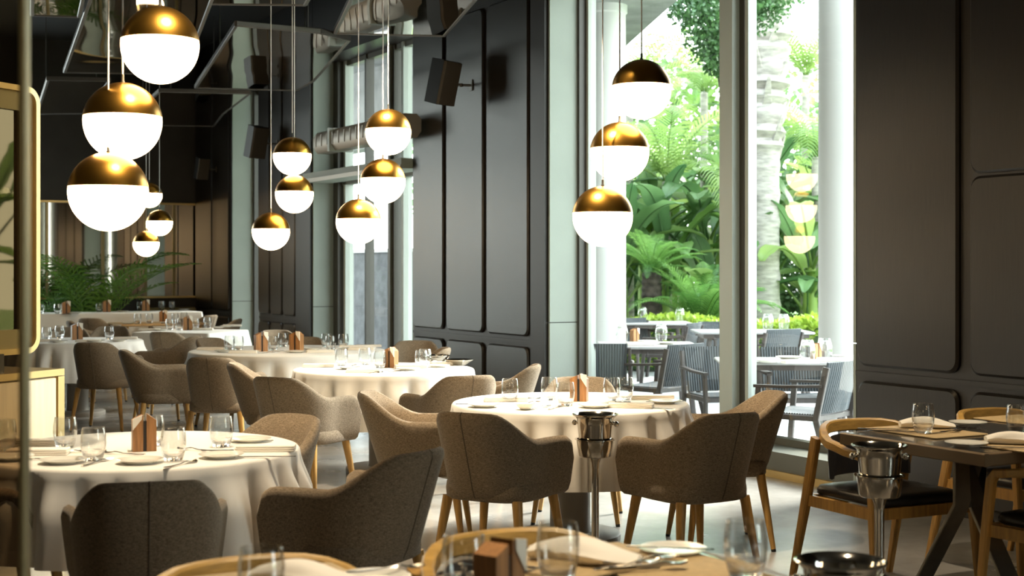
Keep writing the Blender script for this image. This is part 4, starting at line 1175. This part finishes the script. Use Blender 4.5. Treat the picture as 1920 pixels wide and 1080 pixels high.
# framed mirror standing on the cabinet
ml_, mh0, mh1 = 1.9, ch_+0.0, 2.44
frm = thing('sideboard_mirror', 'tall mirror in a rounded bronze frame on the pale oak cabinet', 'mirror', (0,0,0), ca)
fe = atd(77, 0, 7.62); fc = fe - cdir*ml_/2 + sv*0.05
frm.location = (fc.x, fc.y, ch_)
hgt = mh1 - (ch_+0.09)
def rounded_frame(w, h, r, band, y0, y1):
    m = MB(); o = rrect(w, h, r, 8); i_ = rrect(w-2*band, h-2*band, max(0.005, r-band), 8)
    n = len(o); vs_ = []; 
    for yy in (y0, y1):
        vs_ += [(p[0], yy, p[1]) for p in o] + [(p[0], yy, p[1]) for p in i_]
    fs_ = []
    for j in range(n):
        k = (j+1) % n
        fs_ += [(j, k, n+k, n+j), (2*n+j, 3*n+j, 3*n+k, 2*n+k), (j, 2*n+j, 2*n+k, k), (n+j, n+k, 3*n+k, 3*n+j)]
    return m.add(vs_, fs_)
zc = 0.09 + hgt/2
obj('edge_frame', rounded_frame(ml_, hgt, 0.09, 0.03, -0.045, 0.03).mesh('edge_frame', 'gold_frame'), frm, (0,0,zc))
obj('inner_frame', rounded_frame(ml_-0.06, hgt-0.06, 0.06, 0.10, -0.02, 0.025).mesh('inner_frame', 'bronze_frame'), frm, (0,0,zc))
obj('mirror_pane', MB().box((0, 0.005, 0), (ml_-0.24, 0.01, hgt-0.24)).mesh('mirror_pane', 'clear_mirror'), frm, (0,0,zc))
for s in (-1, 1): obj('foot', MB().box((s*0.6, 0, 0.05), (0.12, 0.12, 0.10)).mesh('foot', 'frame_dark'), frm)
# near bronze glass partition
pa = atd(46, 0, 2.35)
pt = thing('glass_partition', 'bronze tinted glass partition with a slim post, close by the camera', 'partition', (pa.x, pa.y, 0), -TH)
obj('post', MB().bbox((0, 0, 1.45), (0.011, 0.03, 2.9), 0.003).mesh('post', 'bronze_frame'), pt)
obj('floor_shoe', MB().box((-0.45, 0, 0.012), (0.93, 0.04, 0.022)).mesh('floor_shoe', 'bronze_frame'), pt)
obj('top_channel', MB().box((-0.45, 0, 2.9), (0.93, 0.03, 0.03)).mesh('top_channel', 'bronze_frame'), pt)
obj('tinted_pane', MB().add([(-0.90,0,0.02), (-0.008,0,0.02), (-0.008,0,2.89), (-0.90,0,2.89)], [(0,1,2,3)]).mesh('tinted_pane', 'bronze_glass'), pt)
obj('post', MB().bbox((-0.905, 0, 1.45), (0.016, 0.03, 2.9), 0.004).mesh('post', 'bronze_frame'), pt)

# ================================================================== TERRACE AND GARDEN
TG = -0.02
struct('ground_terrace', MB().span((VG+0.12, -12, TG-0.2), (14.2, 34, TG)).mesh('ground_terrace', 'terrace_stone'))
struct('ground_yard', MB().span((-20, END_Y+0.2, TG-0.3), (VG+0.12, 45, TG)).mesh('ground_yard', 'terrace_stone'))
struct('ground_garden', MB().span((14.2, -25, TG-0.3), (60, 60, TG-0.02)).mesh('ground_garden', 'lawn'))
s1, s2 = atz(1172, 88, 4.9), atz(1270, 0, 4.9)
dv = (s2-s1)
s3 = s1 + dv*2.4
struct('roof_canopy', MB().prism([(VG+0.13, s3.y-4.0), (s3.x, s3.y-4.0), (s3.x, s3.y), (s1.x, s1.y), (s1.x+0.6, 30), (VG+0.13, 30)], 4.9, 5.25).mesh('roof_canopy', 'concrete'))
def column(px, x, r, label, group='terrace columns'):
    p = atx(px, 300, x)
    t = thing('terrace_column', label, 'column', (p.x, p.y, TG), 0, group)
    obj('shaft', MB().lathe([(r, 0.12), (r, 4.8)], 40).mesh('shaft', 'white_render'), t)
    obj('plinth', MB().lathe([(0.0008,0), (r+0.03,0), (r+0.03,0.11), (r,0.12)], 40).mesh('plinth', 'white_render'), t)
    obj('cap', MB().lathe([(r,4.80), (r+0.02,4.82), (r+0.02,4.92), (0.0008,4.92)], 40).mesh('cap', 'white_render'), t)
column(1136, 10.0, 0.26, 'round white terrace column behind the globe lamps')
column(1588, 9.4, 0.27, 'round white terrace column beside the panelled wall edge')
# concrete walls seen through the second window
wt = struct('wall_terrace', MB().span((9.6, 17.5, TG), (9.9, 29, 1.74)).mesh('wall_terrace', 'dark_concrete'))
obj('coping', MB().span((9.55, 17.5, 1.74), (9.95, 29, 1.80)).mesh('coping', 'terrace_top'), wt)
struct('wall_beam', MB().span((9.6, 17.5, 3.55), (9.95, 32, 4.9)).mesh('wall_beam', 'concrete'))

def terrace_table(px, py, w, d, rz, label):
    p = atz(px, py, 0.73)
    t = thing('terrace_table', label, 'table', (p.x, p.y, TG), rz, 'terrace tables')
    obj('tabletop', MB().bbox((0,0,0.737), (w, d, 0.026), 0.03).mesh('tabletop', 'terrace_top'), t)
    obj('apron', MB().box((0,0,0.70), (w-0.12, d-0.12, 0.045)).mesh('apron', 'grey_wood'), t)
    for sx in (-1, 1):
        for sy in (-1, 1):
            obj('leg', MB().tube([(sx*(w/2-0.14), sy*(d/2-0.14), 0.70), (sx*(w/2-0.07), sy*(d/2-0.07), 0)], 0, flat=(0.055, 0.055)).mesh('leg', 'grey_wood'), t)
    return p
T1 = terrace_table(1215, 645, 0.95, 1.0, -TH, 'grey terrace table right beside the round white column behind the lamps')
T4 = terrace_table(1476, 674, 1.15, 0.62, -TH-0.06, 'grey terrace table before the palm trunk, close to the glass')
T2 = terrace_table(1222, 604, 1.05, 0.9, -TH, 'far terrace table before the squat dark cycad')
T3 = terrace_table(1408, 620, 1.35, 0.9, -TH, 'far terrace table along the bright hedge, before the palm trunk')
def terr(px, py, face, label):
    p = atz(px, py, 0.79)
    d = (Vector((face.x, face.y, 0)) - Vector((p.x, p.y, 0))).normalized() if isinstance(face, Vector) else camdir(*face)
    c = p + d*0.33
    spawn(TERR, 'terrace_chair', label, 'chair', (c.x, c.y, TG), yaw_to(d), 'woven terrace chairs')
terr(1122, 645, (0.10, 1.0), 'woven grey terrace chair with back turned, beside the round white column')
terr(1286, 646, (-0.72, 0.70), 'woven grey terrace chair seen three-quarter from behind, with its seat showing')
terr(1335, 651, (0.25, -1.0), 'woven terrace chair half covered by the window mullion')
terr(1470, 618, (-0.55, 0.83), 'brownish woven terrace chair before the bright hedge')
terr(1482, 652, (0.0, -1.0), 'woven terrace chair across the table before the palm trunk')
terr(1582, 678, (-0.75, 0.60), 'woven terrace chair beside the panelled wall edge, seat turned to the table')
terr(1182, 597, (0.5, -0.85), 'far woven terrace chair close behind the round white column')
terr(1302, 606, (-0.8, 0.4), 'far woven terrace chair below the large fan of cycad leaves')
terr(1345, 604, (0.3, -1.0), 'far woven terrace chair before the hedge, at the mullion')
ZT = TG+0.7505+0.001
WT1, WT4, WT2, WT3 = 'the terrace table beside the white column', 'the terrace table before the palm trunk', 'the far terrace table before the cycads', 'the far terrace table along the hedge'
glasses('T', [(1166,640), (1240,638)], WT1, ZT, 1.5, True); plates('T', [(1215,642), (1250,645)], WT1, ZT, 1.2)
glasses('T', [(1514,676), (1546,672)], WT4, ZT, 1.5, True); plates('T', [(1440,679), (1480,673), (1585,671)], WT4, ZT, 1.3)
glasses('T', [(1205,599.5), (1275,601)], WT2, ZT, 1.6, True)
glasses('T', [(1440,616), (1470,616)], WT3, ZT, 1.6, True)
napkins('T', [(1500,681,0.2), (1565,677,0.1)], WT4, ZT, 1.2); napkins('T', [(1200,647,0.1)], WT1, ZT, 1.2)
p = atz(1190, 640, ZT); sp_ = spawn(MENU, 'card_holder', 'small wooden card holder on the terrace table beside the white column', 'card holder', (p.x, p.y, ZT), 0.2, scale=0.9)
p = atz(1530, 674, ZT); spawn(MENU, 'card_holder', 'small wooden card holder on the terrace table before the palm trunk', 'card holder', (p.x, p.y, ZT), 0.2, scale=0.9)

# hedge
rnd = random.Random(5)
def gpt(px, t):
    v = atd(px, 0, t); v.z = 0; return v
hA, hB = gpt(1090, 21.2), gpt(1900, 19.2)
hmid = (hA+hB)/2; hlen = (hB-hA).length
bq = [(hA.x, hA.y), (hB.x, hB.y), (hB.x+9, hB.y-10), (hB.x+14, hB.y+6), (hA.x+10, hA.y+22), (hA.x-2, hA.y+14)]
struct('ground_bed', MB().prism(bq, TG, TG+0.03).mesh('ground_bed', 'lawn'))
hd = thing('garden_hedge', 'bright clipped hedge along the terrace edge', 'hedge', (hmid.x, hmid.y, TG), math.atan2(-(hB.x-hA.x), hB.y-hA.y))
def hshape(r):
    f = r.random()
    y = r.uniform(-hlen/2, hlen/2)
    if f < 0.5: return (r.uniform(-0.42, 0.42), y, 0.70 + 0.06*math.sin(y*3)+r.uniform(-0.10, 0.05))
    return (r.choice((-1, 1, -1))*r.uniform(0.30, 0.44), y, r.uniform(0.05, 0.72))
hf = obj('foliage', leaf_cloud(rnd, 15000, hshape, 0.085, -0.5).raw('foliage', 'leaf_hedge', False), hd); hf['kind'] = 'stuff'
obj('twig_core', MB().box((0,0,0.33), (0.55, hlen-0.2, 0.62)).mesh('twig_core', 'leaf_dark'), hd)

# cycads and palms by the hedge
CYF = [frond_mesh('frond', 'leaf_cycad', 1.25, 34, 0.24, 0.45+0.2*k, 0.022, 0.35, 50+k, 0.9) for k in range(3)]
def cycad(p, trunk_h, tr, nf, sc, label, lean=0.0, up=(-0.15, 0.75), spin=0):
    t = thing('cycad', label, 'plant', (p.x, p.y, TG))
    rings = []
    prof = []
    nz = max(3, int(trunk_h/0.05))
    for i in range(nz+1):
        z = trunk_h*i/nz; prof.append((tr*(1.0+0.07*(i % 2))*(1.12-0.2*i/nz), z))
    prof.append((0.0008, trunk_h+0.03))
    obj('trunk', MB().lathe(prof, 18).mesh('trunk', 'dark_bark', 20), t)
    for k in range(nf):
        obj('frond', CYF[k % 3], t, (0, 0, trunk_h-0.02), (0, random.uniform(*up), 2*PI*k*0.382+spin), sc*random.uniform(0.85, 1.1))
cycad(gpt(1222, 22.3), 1.42, 0.16, 30, 0.78, 'squat cycad palm on a dark stubby trunk behind the hedge')
cycad(gpt(1316, 22.0), 0.50, 0.16, 34, 1.15, 'large cycad spreading a fan of long leaves behind the hedge', up=(-0.12, 0.45))
# tall palm
tp = gpt(1432, 23.0)
palm = thing('tall_palm', 'tall grey palm trunk with ragged bark behind the hedge', 'tree', (tp.x, tp.y, TG))
path = []; rad = []
for i in range(60):
    z = 6.6*i/59
    sway = 0.12*smooth01((z-3.2)/2.5)
    path.append((CT*sway, -ST*sway, z)); rr = 0.245 + 0.05*math.exp(-z*1.5) + (0.022 if i % 4 == 0 else 0.0)
    if z > 3.1: rr += 0.06*smooth01((z-3.1)/0.6) + 0.05*math.sin(i*2.7)*smooth01((z-3.1)/0.5)
    rad.append(rr)
obj('trunk', MB().tube(path, rad, 20).mesh('trunk', 'palm_bark', 50), palm)
for k in range(26):
    zz = 3.3 + 0.12*k; a = k*2.4
    base = Vector((0.27*math.cos(a), 0.27*math.sin(a), zz)); tip = base + Vector((0.16*math.cos(a), 0.16*math.sin(a), 0.36+0.02*(k % 5)))
    obj('leaf_boot', MB().tube([base*1.0 - Vector((0.1*math.cos(a), 0.1*math.sin(a), 0.12)), base, tip], 0, flat=[(0.20, 0.05), (0.15, 0.05), (0.05, 0.02)]).mesh('leaf_boot', 'palm_bark'), palm)
PF = [frond_mesh('frond', 'leaf_bright', 3.2, 40, 0.6, 0.95+0.25*k, 0.05, 0.2, 70+k, 0.85) for k in range(2)]
for k in range(16): obj('frond', PF[k % 2], palm, (0.15, 0, 6.4), (0, random.uniform(-0.1, 0.6), 2*PI*k/16), random.uniform(0.85, 1.1))

# banana and strelitzia clumps
PAD = [paddle_mesh('leaf', 'leaf_bright', 1.5, 0.20, 0.8, 0.75, 1), paddle_mesh('leaf', 'leaf_bright', 1.3, 0.24, 0.6, 1.15, 2), paddle_mesh('leaf', 'leaf_mid', 1.6, 0.19, 0.9, 0.95, 3), paddle_mesh('leaf', 'leaf_mid', 1.2, 0.17, 1.1, 0.45, 4)]
def banana(p, h, nf, sc, i, label):
    t = thing('banana_plant', label, 'plant', (p.x, p.y, TG), 0, 'broad leaved plants behind the hedge')
    obj('stem', MB().lathe([(0.10*sc,0), (0.085*sc,h*0.6), (0.06*sc,h), (0.0008,h+0.05)], 12).mesh('stem', 'stem_green'), t)
    r = random.Random(100+i)
    for k in range(nf):
        obj('leaf', PAD[(k+i) % 4], t, (0, 0, h*r.uniform(0.45, 1.0)), (r.uniform(-0.15, 0.15), r.uniform(-0.15, 0.55), 2*PI*k*0.382+i), sc*r.uniform(0.75, 1.15))
spots = []
r = random.Random(21)
for row, (t0, px0, px1, n) in enumerate(((23.8, 1120, 1760, 7), (25.5, 1060, 1800, 10), (27.5, 1040, 1840, 11), (29.5, 1000, 1850, 11))):
    for k in range(n):
        px = px0 + (px1-px0)*(k+0.5)/n + r.uniform(-18, 18)
        if row == 0 and (1395 < px < 1470): px += 70
        spots.append((px, t0 + r.uniform(-0.5, 0.5), r.uniform(0.5, 1.5) + 0.55*row, r.uniform(0.85, 1.25)))
BL = ('low broad leaved plant close behind the hedge', 'broad leaved plant in the second row behind the hedge', 'tall broad leaved plant deep in the garden', 'tallest broad leaved plant at the back of the garden')
for i, (px, t, h, sc) in enumerate(spots):
    banana(gpt(px, t), h, 10, sc, i, BL[min(3, int((t-22.9)/2.0))])
for i in range(15):                       # the planting goes on beside the terrace
    p = Vector((r.uniform(16.5, 23), -3 + 1.05*i + r.uniform(-0.4, 0.4), 0))
    banana(p, r.uniform(0.8, 2.4), 9, r.uniform(0.9, 1.25), 60+i, 'broad leaved plant beside the open end of the terrace')
# low shrubs closing the view under the leaves
for i in range(12):
    p = gpt(1010 + 72*i, 31.5 + r.uniform(-0.8, 0.8))
    tt = thing('garden_shrub', 'dense dark shrub under the tallest leaves at the back', 'shrub', (p.x, p.y, TG), 0, 'dark shrubs at the back of the garden')
    obj('stem', MB().tube([(0,0,0), (0.05,0,0.5), (0,0,1.0)], [0.04, 0.03, 0.015], 6).mesh('stem', 'dark_bark'), tt)
    fo = obj('foliage', leaf_cloud(random.Random(400+i), 1800, lambda rg: (rg.uniform(-0.75, 0.75), rg.uniform(-0.4, 0.4), 0.05+2.1*rg.random()**1.2), 0.17, -0.2).raw('foliage', 'leaf_mid', False), tt); fo['kind'] = 'stuff'
# garden fan palms with pinnate fronds
for i, (px, t, h) in enumerate(((1250, 25.0, 3.0), (1530, 24.6, 3.4), (1180, 27.0, 4.6), (1640, 26.5, 3.6), (1320, 28.5, 5.0), (1510, 29.0, 5.4))):
    p = gpt(px, t)
    tt = thing('feather_palm', ('feather palm among the broad leaves behind the squat cycad', 'feather palm among the broad leaves beside the tall palm trunk', 'feather palm behind the round white column', 'feather palm behind the panelled wall edge', 'tall feather palm at the back, seen over the large cycad', 'tallest feather palm at the very back')[i], 'tree', (p.x, p.y, TG))
    obj('trunk', MB().lathe([(0.10,0), (0.08,h*0.5), (0.075,h), (0.0008,h+0.05)], 12).mesh('trunk', 'palm_bark'), tt)
    for k in range(15): obj('frond', PF[k % 2], tt, (0, 0, h-0.03), (0, random.uniform(-0.15, 0.6), 2*PI*k/15+i), random.uniform(0.65, 0.9))
# ficus with small dark leaves hanging into the window top
def ficus(p, blobs, n, label, trunk):
    t = thing('ficus_tree', label, 'tree', (trunk.x, trunk.y, TG))
    m = MB()
    for (b, rr) in blobs:
        q = b - Vector((trunk.x, trunk.y, TG))
        m.tube([(0,0,3.4), (q.x*0.5, q.y*0.5, 4.6+0.3*(q.z-4.6)), (q.x, q.y, q.z+0.2)], [0.09, 0.05, 0.012], 7)
    m.tube([(0,0,0), (0.05,0,1.8), (0,0,3.5)], [0.17, 0.13, 0.11], 10)
    obj('trunk', m.mesh('trunk', 'dark_bark'), t)
    rn = random.Random(9)
    def shp(rg):
        b, rr = blobs[rg.randrange(len(blobs))]
        v = Vector((rg.gauss(0,1), rg.gauss(0,1), rg.gauss(0,1))); v = v.normalized()*rr*(rg.random()**0.5)
        return (b.x-trunk.x+v.x, b.y-trunk.y+v.y, b.z-TG+v.z*0.9)
    fo = obj('foliage', leaf_cloud(rn, n, shp, 0.075, 0.7).raw('foliage', 'leaf_dark', False), t); fo['kind'] = 'stuff'
ft = gpt(1375, 21.0)
ficus(ft, [(atd(1335, 20, 19.0), 0.55), (atd(1345, 75, 19.4), 0.45), (atd(1300, 0, 19.5), 0.4), (atd(1355, 110, 19.8), 0.3), (atd(1425, 10, 20.0), 0.45), (atd(1380, -40, 19.5), 0.7), (atd(1440, -50, 20.0), 0.7)], 9000,
      'small leaved ficus whose dark twigs hang into the window top', ft)
# tall background trees
BR = random.Random(33)
for i in range(11):
    px = 880 + 95*i; t = 33 + BR.uniform(-1.5, 3.0); p = gpt(px, t)
    hgt_ = BR.uniform(5.0, 8.0)
    tt = thing('background_tree', 'leafy tree at the far end of the garden', 'tree', (p.x, p.y, TG), 0, 'leafy trees at the far end of the garden')
    obj('trunk', MB().tube([(0,0,0), (0.1,0.05,hgt_*0.4), (0,0,hgt_*0.8)], [0.16, 0.12, 0.05], 8).mesh('trunk', 'dark_bark'), tt)
    def shp(rg, H=hgt_):
        v = Vector((rg.gauss(0,1), rg.gauss(0,1), rg.gauss(0,1))).normalized()*(rg.random()**0.4)
        return (v.x*1.5, v.y*1.5, H*0.60 + v.z*H*0.42)
    fo = obj('foliage', leaf_cloud(random.Random(200+i), 1500, shp, 0.24, 0.3).raw('foliage', ('leaf_mid', 'leaf_bright')[i % 2], False), tt); fo['kind'] = 'stuff'
